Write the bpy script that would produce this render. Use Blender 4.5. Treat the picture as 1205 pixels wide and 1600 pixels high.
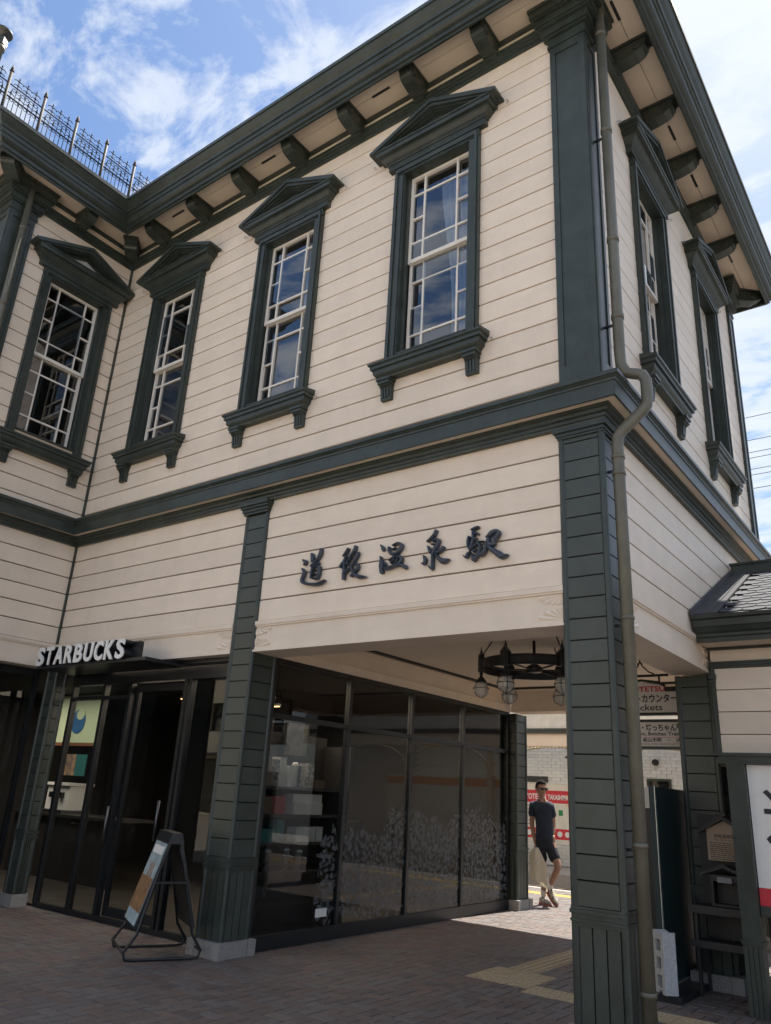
import bpy, bmesh, math, random
from mathutils import Vector, Matrix
random.seed(7)
for o in list(bpy.data.objects): bpy.data.objects.remove(o)
S = bpy.context.scene
COL = S.collection
R = math.radians
# ---------------------------------------------------------------- camera
CAMP = Vector((1.993, -5.355, 1.45)); YAW, PITCH, ROLL, FPX = R(-37.53), R(20.159), R(3.236), 1194.96
fw = Vector((math.sin(YAW)*math.cos(PITCH), math.cos(YAW)*math.cos(PITCH), math.sin(PITCH)))
rt0 = Vector((math.cos(YAW), -math.sin(YAW), 0)); up0 = rt0.cross(fw)
rt = rt0*math.cos(ROLL)+up0*math.sin(ROLL); up = -rt0*math.sin(ROLL)+up0*math.cos(ROLL)
cd = bpy.data.cameras.new('camera'); cam = bpy.data.objects.new('camera', cd); COL.objects.link(cam)
m = Matrix((rt, up, -fw)).transposed().to_4x4(); m.translation = CAMP; cam.matrix_world = m
cd.sensor_fit = 'VERTICAL'; cd.sensor_height = 36; cd.lens = FPX/1600*36; cd.clip_end = 3000; cd.clip_start = .05
S.camera = cam
# ---------------------------------------------------------------- sky, sun, exposure
SUN_EL, SUN_AZ = R(56.2), R(4.5)          # azimuth from +Y towards +X
W = bpy.data.worlds.new('World'); S.world = W; W.use_nodes = True
nt = W.node_tree; nt.nodes.clear()
def N(t, **k):
    n = nt.nodes.new(t)
    for a, b in k.items(): setattr(n, a, b)
    return n
sky = N('ShaderNodeTexSky', sky_type='NISHITA'); sky.sun_disc = False; sky.sun_elevation = SUN_EL; sky.sun_rotation = SUN_AZ
sky.air_density = 1.0; sky.dust_density = 1.2; sky.ozone_density = 2.0
bg = N('ShaderNodeBackground'); bg.inputs['Strength'].default_value = .078
tc = N('ShaderNodeTexCoord')
sep = N('ShaderNodeSeparateXYZ'); nt.links.new(tc.outputs['Generated'], sep.inputs[0])
mx = N('ShaderNodeMath', operation='MAXIMUM'); mx.inputs[1].default_value = .12; nt.links.new(sep.outputs['Z'], mx.inputs[0])
dv = N('ShaderNodeVectorMath', operation='DIVIDE'); nt.links.new(tc.outputs['Generated'], dv.inputs[0])
cmb = N('ShaderNodeCombineXYZ')
for i in range(3): nt.links.new(mx.outputs[0], cmb.inputs[i])
nt.links.new(cmb.outputs[0], dv.inputs[1])
mp = N('ShaderNodeMapping'); mp.inputs['Scale'].default_value = (1.0, 1.6, 1); mp.inputs['Rotation'].default_value = (0, 0, R(35)); mp.inputs['Location'].default_value = (3.3, 1.2, 0)
nt.links.new(dv.outputs[0], mp.inputs[0])
nz = N('ShaderNodeTexNoise'); nz.inputs['Scale'].default_value = 3.7; nz.inputs['Detail'].default_value = 9; nz.inputs['Roughness'].default_value = .62; nz.inputs['Distortion'].default_value = .35
nt.links.new(mp.outputs[0], nz.inputs['Vector'])
# more cloud towards the sun side (+Y / +X)
azn = N('ShaderNodeVectorMath', operation='DOT_PRODUCT'); nt.links.new(tc.outputs['Generated'], azn.inputs[0])
azn.inputs[1].default_value = (.75, .60, -.25)
az2 = N('ShaderNodeMath', operation='MULTIPLY_ADD'); nt.links.new(azn.outputs['Value'], az2.inputs[0]); az2.inputs[1].default_value = .02; az2.inputs[2].default_value = .035
sm = N('ShaderNodeMath', operation='ADD'); nt.links.new(nz.outputs['Fac'], sm.inputs[0]); nt.links.new(az2.outputs[0], sm.inputs[1])
cr = N('ShaderNodeValToRGB'); cr.color_ramp.elements[0].position = .45; cr.color_ramp.elements[1].position = .80; _e = cr.color_ramp.elements.new(.55); _e.color = (.10, .10, .10, 1)
cr.color_ramp.elements[1].color = (.62, .62, .62, 1)
nt.links.new(sm.outputs[0], cr.inputs[0])
mix = N('ShaderNodeMixRGB'); nt.links.new(cr.outputs[0], mix.inputs['Fac'])
hs = N('ShaderNodeMixRGB', blend_type='MULTIPLY'); hs.inputs['Fac'].default_value = 1; hs.inputs['Color2'].default_value = (1.04, 1.19, 1.33, 1)
bw = N('ShaderNodeRGBToBW'); nt.links.new(sky.outputs[0], bw.inputs[0])
b2 = N('ShaderNodeMath', operation='MULTIPLY_ADD'); nt.links.new(bw.outputs[0], b2.inputs[0]); b2.inputs[1].default_value = .17; b2.inputs[2].default_value = 1
b3 = N('ShaderNodeMath', operation='DIVIDE'); b3.inputs[0].default_value = 1; nt.links.new(b2.outputs[0], b3.inputs[1])
b4 = N('ShaderNodeVectorMath', operation='SCALE'); nt.links.new(sky.outputs[0], b4.inputs[0]); nt.links.new(b3.outputs[0], b4.inputs['Scale'])
nt.links.new(b4.outputs[0], hs.inputs['Color1'])
nt.links.new(hs.outputs[0], mix.inputs['Color1']); mix.inputs['Color2'].default_value = (4.5, 4.75, 5.1, 1)
nt.links.new(mix.outputs[0], bg.inputs['Color'])
wo = N('ShaderNodeOutputWorld'); nt.links.new(bg.outputs[0], wo.inputs[0])
sd = bpy.data.lights.new('sun', 'SUN'); sd.energy = 4.0; sd.angle = R(.53); sd.color = (1, .94, .85)
so = bpy.data.objects.new('sun', sd); COL.objects.link(so)
D = Vector((math.sin(SUN_AZ)*math.cos(SUN_EL), math.cos(SUN_AZ)*math.cos(SUN_EL), math.sin(SUN_EL)))
so.rotation_euler = D.to_track_quat('Z', 'Y').to_euler(); so.location = (0, 40, 60)
S.view_settings.view_transform = 'Standard'; S.view_settings.look = 'None'; S.view_settings.gamma = 1
S.view_settings.use_curve_mapping = False; S.view_settings.exposure = 1.45
S.render.engine = 'CYCLES'; S.cycles.max_bounces = 10; S.cycles.transparent_max_bounces = 16; S.cycles.glossy_bounces = 5
# ---------------------------------------------------------------- materials
MATS = {}
def mat(name, col, rough=.6, var=.08, scale=6, bump=.0, bscale=60, metal=0, spec=.5, rand=0, col2=None, stretch=None, dirt=0):
    if name in MATS: return MATS[name]
    m = bpy.data.materials.new(name); m.use_nodes = True; t = m.node_tree; b = t.nodes['Principled BSDF']
    b.inputs['Roughness'].default_value = rough; b.inputs['Metallic'].default_value = metal
    b.inputs['Specular IOR Level'].default_value = spec
    def n(ty, **k):
        q = t.nodes.new(ty)
        for a, v in k.items(): setattr(q, a, v)
        return q
    ge = n('ShaderNodeNewGeometry'); mpn = n('ShaderNodeMapping'); t.links.new(ge.outputs['Position'], mpn.inputs[0])
    if stretch: mpn.inputs['Scale'].default_value = stretch
    no = n('ShaderNodeTexNoise'); no.inputs['Scale'].default_value = scale; no.inputs['Detail'].default_value = 6; no.inputs['Roughness'].default_value = .65
    t.links.new(mpn.outputs[0], no.inputs['Vector'])
    rp = n('ShaderNodeValToRGB'); c2 = col2 or tuple(c*(1-2.2*var) for c in col)
    rp.color_ramp.elements[0].position = .3; rp.color_ramp.elements[1].position = .66
    rp.color_ramp.elements[0].color = (*c2, 1); rp.color_ramp.elements[1].color = (*[min(1, c*(1+var*.5)) for c in col], 1)
    t.links.new(no.outputs['Fac'], rp.inputs[0]); out = rp.outputs[0]
    if rand:
        oi = n('ShaderNodeObjectInfo'); ma = n('ShaderNodeMath', operation='MULTIPLY_ADD'); t.links.new(oi.outputs['Random'], ma.inputs[0]); ma.inputs[1].default_value = 2*rand; ma.inputs[2].default_value = 1-rand
        vm = n('ShaderNodeVectorMath', operation='SCALE'); t.links.new(out, vm.inputs[0]); t.links.new(ma.outputs[0], vm.inputs['Scale']); out = vm.outputs[0]
    if dirt:
        n3 = n('ShaderNodeTexNoise'); n3.inputs['Scale'].default_value = 1.7; n3.inputs['Detail'].default_value = 8; n3.inputs['Roughness'].default_value = .7
        mp3 = n('ShaderNodeMapping'); mp3.inputs['Scale'].default_value = (1.5, 1.5, .35); t.links.new(ge.outputs['Position'], mp3.inputs[0]); t.links.new(mp3.outputs[0], n3.inputs['Vector'])
        r3 = n('ShaderNodeValToRGB'); r3.color_ramp.elements[0].position = .35; r3.color_ramp.elements[1].position = .6
        r3.color_ramp.elements[0].color = (1-dirt, 1-dirt*1.1, 1-dirt*1.3, 1); r3.color_ramp.elements[1].color = (1, 1, 1, 1)
        t.links.new(n3.outputs['Fac'], r3.inputs[0])
        mm = n('ShaderNodeMixRGB', blend_type='MULTIPLY'); mm.inputs[0].default_value = 1; t.links.new(out, mm.inputs[1]); t.links.new(r3.outputs[0], mm.inputs[2]); out = mm.outputs[0]
    t.links.new(out, b.inputs['Base Color'])
    r2 = n('ShaderNodeMapRange'); t.links.new(no.outputs['Fac'], r2.inputs[0]); r2.inputs[3].default_value = max(0.02, rough-.12); r2.inputs[4].default_value = min(1, rough+.12)
    t.links.new(r2.outputs[0], b.inputs['Roughness'])
    if bump:
        nb = n('ShaderNodeTexNoise'); nb.inputs['Scale'].default_value = bscale; nb.inputs['Detail'].default_value = 5
        t.links.new(mpn.outputs[0], nb.inputs['Vector'])
        bp = n('ShaderNodeBump'); bp.inputs['Strength'].default_value = bump; bp.inputs['Distance'].default_value = .01
        t.links.new(nb.outputs['Fac'], bp.inputs['Height']); t.links.new(bp.outputs[0], b.inputs['Normal'])
    MATS[name] = m; return m
def glass(name, tint=(.85, .88, .88), ior=1.55, boost=1.0, rough=0.0):
    if name in MATS: return MATS[name]
    m = bpy.data.materials.new(name); m.use_nodes = True; t = m.node_tree; t.nodes.clear()
    tr = t.nodes.new('ShaderNodeBsdfTransparent'); tr.inputs[0].default_value = (*tint, 1)
    gl = t.nodes.new('ShaderNodeBsdfGlossy'); gl.inputs['Roughness'].default_value = rough
    fr = t.nodes.new('ShaderNodeFresnel'); fr.inputs[0].default_value = ior
    no = t.nodes.new('ShaderNodeTexNoise'); no.inputs['Scale'].default_value = 1.3
    bp = t.nodes.new('ShaderNodeBump'); bp.inputs['Strength'].default_value = .018; bp.inputs['Distance'].default_value = .02
    ge = t.nodes.new('ShaderNodeNewGeometry'); t.links.new(ge.outputs['Position'], no.inputs['Vector']); t.links.new(no.outputs['Fac'], bp.inputs['Height'])
    t.links.new(bp.outputs[0], gl.inputs['Normal'])
    mu = t.nodes.new('ShaderNodeMath'); mu.operation = 'MULTIPLY'; mu.use_clamp = True; mu.inputs[1].default_value = boost
    mi = t.nodes.new('ShaderNodeMixShader'); o = t.nodes.new('ShaderNodeOutputMaterial')
    bf = t.nodes.new('ShaderNodeMath'); bf.operation = 'SUBTRACT'; bf.inputs[0].default_value = 1; t.links.new(ge.outputs['Backfacing'], bf.inputs[1]); m2 = t.nodes.new('ShaderNodeMath'); m2.operation = 'MULTIPLY'; t.links.new(fr.outputs[0], m2.inputs[0]); t.links.new(bf.outputs[0], m2.inputs[1]); t.links.new(m2.outputs[0], mu.inputs[0]); t.links.new(mu.outputs[0], mi.inputs[0]); t.links.new(tr.outputs[0], mi.inputs[1]); t.links.new(gl.outputs[0], mi.inputs[2]); t.links.new(mi.outputs[0], o.inputs[0])
    MATS[name] = m; return m
def globe_mat(name):
    m = bpy.data.materials.new(name); m.use_nodes = True; t = m.node_tree; b = t.nodes['Principled BSDF']; b.inputs['Base Color'].default_value = (.62, .62, .60, 1); b.inputs['Roughness'].default_value = .15; b.inputs['Alpha'].default_value = .45
    wv = t.nodes.new('ShaderNodeTexWave'); wv.inputs['Scale'].default_value = 14; ge = t.nodes.new('ShaderNodeNewGeometry'); t.links.new(ge.outputs['Position'], wv.inputs['Vector']); bp = t.nodes.new('ShaderNodeBump'); bp.inputs['Strength'].default_value = .5; bp.inputs['Distance'].default_value = .01; t.links.new(wv.outputs['Fac'], bp.inputs['Height']); t.links.new(bp.outputs[0], b.inputs['Normal'])
    MATS[name] = m; return m
def emis(name, col, st):
    m = bpy.data.materials.new(name); m.use_nodes = True; b = m.node_tree.nodes['Principled BSDF']
    b.inputs['Emission Color'].default_value = (*col, 1); b.inputs['Emission Strength'].default_value = st; b.inputs['Base Color'].default_value = (*col, 1); return m
CREAM = mat('cream_paint', (.80, .685, .565), .5, .03, 2.5, .12, 90, rand=.04, stretch=(1, 1, 3), dirt=.06)
CREAMD = mat('cream_groove', (.10, .075, .055), .8)
SOFF = mat('soffit_paint', (.78, .67, .54), .6, .04, 3, .08, 60)
GREEN = mat('green_paint', (.042, .055, .048), .38, .16, 5, .14, 70, dirt=.24)
GREENB = mat('green_board_paint', (.052, .064, .054), .38, .10, 4, .12, 70, rand=.10, dirt=.12)
GREENL = mat('green_groove', (.006, .008, .008), .8)
PIPE = mat('pipe_paint', (.150, .145, .112), .42, .12, 5, .08, 50, dirt=.30)
BLACK = mat('black_metal', (.012, .014, .017), .35, .1, 6, .04, 80)
IRON = mat('wrought_iron', (.02, .022, .026), .85, .15, 10, .15, 60)
RUST = mat('rusty_iron', (.05, .04, .033), .7, .2, 14, .2, 60)
SIGNB = mat('slate_letter', (.045, .06, .085), .32, .15, 20, .1, 80)
WHITE = mat('white_paint', (.80, .79, .76), .5, .03, 5)
SASH = mat('sash_white', (.78, .73, .66), .45, .04, 8)
GRAN = mat('granite', (.34, .32, .30), .75, .22, 90, .5, 150)
CONC = mat('concrete_block', (.50, .50, .50), .9, .12, 50, .6, 160)
ASPH = mat('asphalt', (.055, .055, .056), .9, .15, 30, .4, 90)
PLAZA = mat('plaza_paving', (.40, .345, .28), .85, .12, 3, .3, 50)
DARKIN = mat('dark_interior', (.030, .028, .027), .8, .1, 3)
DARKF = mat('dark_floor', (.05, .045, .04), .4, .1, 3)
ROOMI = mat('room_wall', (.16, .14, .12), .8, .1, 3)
WOODD = mat('dark_wood', (.032, .030, .029), .5, .15, 8, .15, 40, stretch=(1, 1, 6))
PLAQ = mat('plaque_wood', (.42, .31, .22), .6, .12, 6, .1, 40, stretch=(1, 6, 1))
ROOFD = mat('roof_slate', (.045, .050, .066), .8, .2, 12, .3, 60, rand=.25, spec=.2)
GLASSU = glass('window_glass', (.72, .76, .80), 1.9, 1.9)
GLASSD = glass('shop_glass', (.78, .80, .80), 1.52, .95)
GLOBE = globe_mat('globe_glass')
RED = mat('sign_red', (.62, .035, .05), .45, .05)
TACT = mat('tactile_tile', (.42, .33, .21), .7, .12, 25, .2, 100)
TACTY = mat('tactile_yellow', (.62, .42, .10), .7, .12, 25, .2, 100)
BRW = [mat('paver_%s' % k, c, .62, .16, 14, .35, 110, rand=.11) for k, c in zip(('brown', 'red', 'grey', 'plum', 'tan'), ((.136, .103, .090), (.142, .098, .084), (.134, .114, .105), (.112, .088, .082), (.152, .120, .102)))]
MORT = mat('paver_joint', (.022, .019, .018), .95, .1, 20)
TILEW = mat('white_brick', (.80, .78, .73), .6, .05, 8, .15, 60, rand=.05)
# ---------------------------------------------------------------- mesh builder
BOX = [(0, 1, 3, 2), (4, 6, 7, 5), (0, 4, 5, 1), (2, 3, 7, 6), (0, 2, 6, 4), (1, 5, 7, 3)]
class MB:
    def __init__(s): s.v = []; s.f = []; s.mi = []; s.ms = []; s.sm = []; s.T = None
    def add(s, vs, fs, mt=None, smooth=False):
        b = len(s.v)
        if s.T is not None: vs = [s.T @ Vector(p) for p in vs]
        s.v += [tuple(p) for p in vs]
        if mt is not None and mt not in s.ms: s.ms.append(mt)
        i = s.ms.index(mt) if mt is not None else 0
        for f in fs: s.f.append(tuple(b+q for q in f)); s.mi.append(i); s.sm.append(smooth)
        return s
    def box(s, x0, x1, y0, y1, z0, z1, mt=None):
        return s.add([(x, y, z) for x in (x0, x1) for y in (y0, y1) for z in (z0, z1)], BOX, mt)
    def prism(s, pts, axis, a, b, mt=None):
        """polygon pts (2D) extruded along axis: 'y' -> pts (x,z); 'x' -> pts (y,z); 'z' -> pts (x,y)"""
        n = len(pts)
        def P(p, t): return (p[0], t, p[1]) if axis == 'y' else ((t, p[0], p[1]) if axis == 'x' else (p[0], p[1], t))
        vs = [P(p, a) for p in pts]+[P(p, b) for p in pts]
        return s.add(vs, [tuple(range(n)), tuple(range(2*n-1, n-1, -1))]+[(i, (i+1) % n, n+(i+1) % n, n+i) for i in range(n)], mt)
    def tube(s, pts, r, n=8, mt=None, cap=True, smooth=True):
        pts = [Vector(p) for p in pts]; rs = r if isinstance(r, (list, tuple)) else [r]*len(pts)
        vs = []; fs = []
        t0 = (pts[1]-pts[0]).normalized(); a = t0.orthogonal().normalized()
        for i, p in enumerate(pts):
            t = ((pts[min(i+1, len(pts)-1)]-pts[max(i-1, 0)])).normalized()
            a = (a-t*a.dot(t)); a = a.normalized() if a.length > 1e-6 else t.orthogonal().normalized(); b = t.cross(a)
            for k in range(n):
                q = 2*math.pi*k/n; vs.append(p+(a*math.cos(q)+b*math.sin(q))*rs[i])
        for i in range(len(pts)-1):
            for k in range(n): fs.append((i*n+k, i*n+(k+1) % n, (i+1)*n+(k+1) % n, (i+1)*n+k))
        if cap: fs.append(tuple(range(n))[::-1]); fs.append(tuple((len(pts)-1)*n+k for k in range(n)))
        return s.add(vs, fs, mt, smooth)
    def lathe(s, prof, c=(0, 0, 0), n=16, mt=None, smooth=True):
        vs = []; fs = []; L = len(prof)
        for r_, z in prof:
            for k in range(n): q = 2*math.pi*k/n; vs.append((c[0]+r_*math.cos(q), c[1]+r_*math.sin(q), c[2]+z))
        for i in range(L-1):
            for k in range(n): fs.append((i*n+k, i*n+(k+1) % n, (i+1)*n+(k+1) % n, (i+1)*n+k))
        fs.append(tuple(range(n))[::-1]); fs.append(tuple((L-1)*n+k for k in range(n)))
        return s.add(vs, fs, mt, smooth)
    def sweep(s, prof, path, mt=None, closed_prof=True):
        """prof [(out,z)] swept along XY path; outward is the right-hand side of travel; mitred"""
        n = len(prof); vs = []; fs = []
        P = [Vector((p[0], p[1])) for p in path]
        for i, p in enumerate(P):
            ds = []
            if i > 0: ds.append((P[i]-P[i-1]).normalized())
            if i < len(P)-1: ds.append((P[i+1]-P[i]).normalized())
            ns = [Vector((d.y, -d.x)) for d in ds]
            nn = ns[0] if len(ns) == 1 else (ns[0]+ns[1])/(1+ns[0].dot(ns[1]))
            for o_, z in prof: vs.append((p.x+nn.x*o_, p.y+nn.y*o_, z))
        for i in range(len(P)-1):
            for k in range(n if closed_prof else n-1): fs.append((i*n+k, i*n+(k+1) % n, (i+1)*n+(k+1) % n, (i+1)*n+k))
        fs.append(tuple(range(n))[::-1]); fs.append(tuple((len(P)-1)*n+k for k in range(n)))
        return s.add(vs, fs, mt)
    def mesh(s, name, mt=None):
        me = bpy.data.meshes.new(name); me.from_pydata(s.v, [], s.f)
        ms = s.ms if s.ms else [mt]
        for q in ms: me.materials.append(q)
        if s.ms: me.polygons.foreach_set('material_index', s.mi)
        me.polygons.foreach_set('use_smooth', s.sm)
        bm = bmesh.new(); bm.from_mesh(me); bmesh.ops.recalc_face_normals(bm, faces=bm.faces); bm.to_mesh(me); bm.free()
        return me
    def build(s, name, mt=None, parent=None, **props):
        return link(name, s.mesh(name, mt), parent, **props)
def link(name, me, parent=None, M=None, **props):
    o = bpy.data.objects.new(name, me); COL.objects.link(o)
    if parent is not None: o.parent = parent
    if M is not None: o.matrix_basis = M
    for k, v in props.items(): o[k] = v
    return o
def thing(name, label, cat, loc=(0, 0, 0), rz=0, group=None):
    o = bpy.data.objects.new(name, None); COL.objects.link(o); o.location = loc; o.rotation_euler = (0, 0, rz); o.empty_display_size = .2
    o['label'] = label; o['category'] = cat
    if group: o['group'] = group
    return o
def tag(o, label, cat, group=None):
    o['label'] = label; o['category'] = cat
    if group: o['group'] = group
    return o
def text_mesh(name, body, size, mt, extrude=.002, width=None, bold=0, shear=0):
    c = bpy.data.curves.new(name, 'FONT'); c.body = body; c.size = size; c.extrude = extrude; c.align_x = 'LEFT'; c.offset = bold; c.shear = shear; c.resolution_u = 3
    o = bpy.data.objects.new(name, c); COL.objects.link(o); bpy.context.view_layer.update()
    me = bpy.data.meshes.new_from_object(o.evaluated_get(bpy.context.evaluated_depsgraph_get())); me.name = name
    COL.objects.unlink(o); bpy.data.objects.remove(o)
    if width and len(me.vertices):
        xs = [v.co.x for v in me.vertices]; k = width/(max(xs)-min(xs)); x0 = min(xs)
        for v in me.vertices: v.co.x = (v.co.x-x0)*k
    me.materials.clear(); me.materials.append(mt)
    return me
def text(name, body, size, loc, mt, parent=None, rz=0, **k):
    """text standing upright, reading left to right for someone looking along the wall's inward normal"""
    me = text_mesh(name, body, size, mt, **k)
    return link(name, me, parent, Matrix.Translation(loc) @ Matrix.Rotation(rz, 4, 'Z') @ Matrix.Rotation(R(90), 4, 'X'))
IDM = Matrix.Identity(4)
def proj(p):
    v = Vector(p)-CAMP; d = v.dot(fw)
    if d <= .1: return None
    return 602.5+FPX*v.dot(rt)/d, 800-FPX*v.dot(up)/d, d
# ================================================================ STATION BUILDING
L = 7.32; YE = 5.67; WY = -1.9
TF = IDM.copy(); TR = Matrix.Rotation(R(90), 4, 'Z'); TW = Matrix.Translation((-L, 0, 0)) @ TR
B = thing('station_building', 'two-storey cream weatherboard station building with dark green trim, cornice and pedimented windows', 'building', (0, 0, 0))
PATH = [(-12, WY), (-L, WY), (-L, 0), (0, 0), (0, YE), (-12, YE)]
UZ = [4.60]+[4.786+.2133*k for k in range(20)]
UZ = [z for z in UZ if z < 8.86]; UZ.append(9.05)
LZ = [3.014+.2215*k for k in range(7)]
def cells(x0, x1, z0, z1, holes):
    """rectangle minus rectangular holes -> list of rectangles"""
    out = []; zs = sorted({z0, z1} | {h[i] for h in holes for i in (2, 3) if z0 < h[i] < z1})
    for a, b in zip(zs, zs[1:]):
        c = (a+b)/2; cut = sorted((h[0], h[1]) for h in holes if h[2] < c < h[3]); x = x0
        for p, q in cut:
            if p > x: out.append((x, min(p, x1), a, b))
            x = max(x, q)
        if x < x1: out.append((x, x1, a, b))
    return out
def siding(name, T, x0, x1, zl, holes=(), maxlen=3.7, bm_=CREAM):
    w = MB(); w.T = T
    for c in cells(x0, x1, zl[0], zl[-1], holes): w.box(c[0], c[1], .024, .12, c[2], c[3])
    wall = w.build(name, CREAMD, B)
    for i, (a, b) in enumerate(zip(zl, zl[1:])):
        mid = (a+b)/2; hs = [h for h in holes if h[2] < mid < h[3]]
        for c in cells(x0, x1, a+.007, b-.006, [(h[0], h[1], a-1, b+1) for h in hs]):
            n = max(1, int((c[1]-c[0])/maxlen+.5)); offs = random.random()*.5
            xs = [c[0]]+[c[0]+(c[1]-c[0])*(k+offs*.6-.15)/n for k in range(1, n)]+[c[1]]
            for p, q in zip(xs, xs[1:]):
                d = random.uniform(-.0012, .0012); bd = MB(); bd.T = T
                bv = .003; e = .0009
                bd.v = []; pts = [(d+bv, c[2]), (d, c[2]+bv), (d-.0015, c[3]-bv), (d+bv, c[3]), (.024, c[3]), (.024, c[2])]
                bd.prism([(u, v) for u, v in pts], 'x', p+e, q-e)
                bd.build('siding_board', bm_, wall)
    return wall
WX = (-1.675, -3.835, -6.0)
HF = [(x-.46, x+.46, 5.64, 7.985) for x in WX]
siding('front_upper_wall', TF, -L, -.33, UZ, HF)
RY = (1.74, 3.98); HR = [(x-.46, x+.46, 5.64, 7.985) for x in RY]
siding('right_upper_wall', TR, .22, YE, UZ, HR)
LWY = (-.77,); HW = [(x-.46, x+.46, 5.64, 7.985) for x in LWY]
siding('wing_upper_wall', TW, -1.58, 0, UZ, HW)
siding('front_lower_wall', TF, -3.68, -.355, LZ)
siding('front_lower_left_wall', TF, -L, -4.01, LZ)
siding('right_lower_wall', TR, .35, YE, LZ)
siding('wing_lower_wall', TW, WY+.34, 0, LZ)
# wing front (faces the street, beyond the left edge) and back, simple walls of the same boards
TWF = Matrix.Translation((0, WY, 0))
siding('wing_front_wall', TWF, -12, -L-.3, [3.014+.2215*k for k in range(27)]+[9.05], (), 9)
w = MB(); w.box(-12, 0, YE-.12, YE, 3.0, 9.1); w.box(-12.1, -12, WY, YE, 0, 9.1); w.build('rear_wall', CREAM, B)
# corner pilasters, upper floor
def pilaster(cx, cy, sx, sy, wx, wy):
    """corner at (cx,cy); body extends -sx*wx , -sy*wy (inwards); proud .03"""
    def bb(m, o, z0, z1, mt=None, gx=0, gy=0):
        xs = sorted((cx+sx*o, cx-sx*(wx+gx))); ys = sorted((cy+sy*o, cy-sy*(wy+gy))); m.box(xs[0], xs[1], ys[0], ys[1], z0, z1, mt)
    p = MB(); bb(p, .028, 4.62, 9.0); p_ = p.build('corner_pilaster', GREEN, B)
    # raised border framing a recessed panel, both faces
    f = MB()
    for (ax, T0) in ((0, None), (1, None)):
        if ax == 0:
            w0, w1 = sorted((cx+sx*.028, cx-sx*wx)); y = cy+sy*.028; y2 = y+sy*.012
            ya, yb = sorted((y, y2))
            for a, b, c, d in ((w0, w0+.055, 4.9, 8.5), (w1-.055, w1, 4.9, 8.5), (w0, w1, 4.66, 4.9), (w0, w1, 8.5, 8.62)): f.box(a, b, ya, yb, c, d)
        else:
            w0, w1 = sorted((cy+sy*.0279, cy-sy*wy)); x = cx+sx*.028; xa, xb = sorted((x, x+sx*.012))
            for a, b, c, d in ((w0, w0+.045, 4.9, 8.5), (w1-.045, w1, 4.9, 8.5), (w0, w1, 4.66, 4.9), (w0, w1, 8.5, 8.62)): f.box(xa, xb, a, b, c, d)
    f.build('pilaster_frame', GREEN, p_)
    c = MB()
    for o, z0, z1 in ((.052, 8.60, 8.635), (.045, 8.635, 8.72), (.075, 8.72, 8.745), (.095, 8.745, 8.83), (.13, 8.83, 8.86), (.145, 8.86, 8.95), (.175, 8.95, 8.975), (.185, 8.975, 9.06), (.20, 9.06, 9.10)):
        bb(c, o, z0, z1-.002, None, o-.03, o-.03)
    c.build('pilaster_capital', GREEN, p_)
    return p_
pilaster(0, 0, 1, -1, .33, .22)
pilaster(-L, WY, 1, -1, .33, .32)
pilaster(0, YE, 1, 1, .33, .22)
w = MB(); w.box(-L-.01, -L+.028, -.028, .01, 4.60, 8.82); w.box(-L-.01, -L+.026, -.026, .01, 2.72, 4.33); w.build('corner_bead', GREEN, B)
# mouldings that run round the building
def run(name, prof, mt, path=PATH): return MB().sweep(prof, path).build(name, mt, B)
run('belt_moulding', [(-.02, 4.325), (.045, 4.325), (.048, 4.345), (.06, 4.35), (.062, 4.375), (.085, 4.385), (.088, 4.41), (.105, 4.418), (.105, 4.443), (-.02, 4.443)], GREEN)
run('belt_soffit', [(-.01, 4.445), (.178, 4.445), (.178, 4.46), (-.01, 4.46)], SOFF)
run('belt_course', [(-.012, 4.462), (.178, 4.462), (.178, 4.43), (.196, 4.43), (.196, 4.555), (.205, 4.56), (.207, 4.575), (.222, 4.59), (.236, 4.60), (.236, 4.632), (.228, 4.638), (.0, 4.672), (-.012, 4.672)], GREEN)
run('frieze_moulding', [(-.01, 8.81), (.03, 8.81), (.033, 8.835), (.045, 8.84), (.047, 8.87), (.06, 8.875), (.062, 8.91), (.075, 8.915), (.075, 8.935), (-.01, 8.935)], GREEN)
run('frieze_board', [(-.01, 8.937), (.012, 8.937), (.012, 9.06), (-.01, 9.06)], SOFF)
run('frieze_bead', [(-.01, 9.062), (.035, 9.062), (.04, 9.08), (.04, 9.118), (-.01, 9.118)], GREEN)
run('eave_soffit', [(-.01, 9.122), (.24, 9.122), (.24, 9.14), (-.01, 9.14)], SOFF)
run('eave_soffit', [(.246, 9.122), (.47, 9.122), (.47, 9.14), (.246, 9.14)], SOFF)
cor = run('cornice', [(.455, 9.20), (.455, 8.985), (.462, 8.97), (.485, 8.97), (.49, 8.995), (.515, 9.0), (.52, 9.045), (.532, 9.05), (.55, 9.06), (.575, 9.085), (.585, 9.13), (.60, 9.135), (.604, 9.19), (.62, 9.195), (.63, 9.225), (.66, 9.26), (.685, 9.30), (.692, 9.315), (.71, 9.318), (.71, 9.365), (.69, 9.372), (.69, 9.39), (.60, 9.40), (.46, 9.36)], GREEN)
r = MB(); r.box(-12, .6, -.6, 6.27, 9.345, 9.38); r.box(-12, -6.72, -2.5, -.6, 9.345, 9.38)
def frustum(m, x0, x1, y0, y1, z0, ins, h):
    a = [(x0, y0, z0), (x1, y0, z0), (x1, y1, z0), (x0, y1, z0)]; b = [(x0+ins, y0+ins, z0+h), (x1-ins, y0+ins, z0+h), (x1-ins, y1-ins, z0+h), (x0+ins, y1-ins, z0+h)]
    m.add(a+b, [(0, 1, 2, 3), (4, 5, 6, 7), (0, 1, 5, 4), (1, 2, 6, 5), (2, 3, 7, 6), (3, 0, 4, 7)])
frustum(r, -12, .55, -.55, 6.22, 9.383, 1.4, .6); frustum(r, -12.2, -6.75, -2.45, 6.2, 9.382, 1.28, .9)
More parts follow.
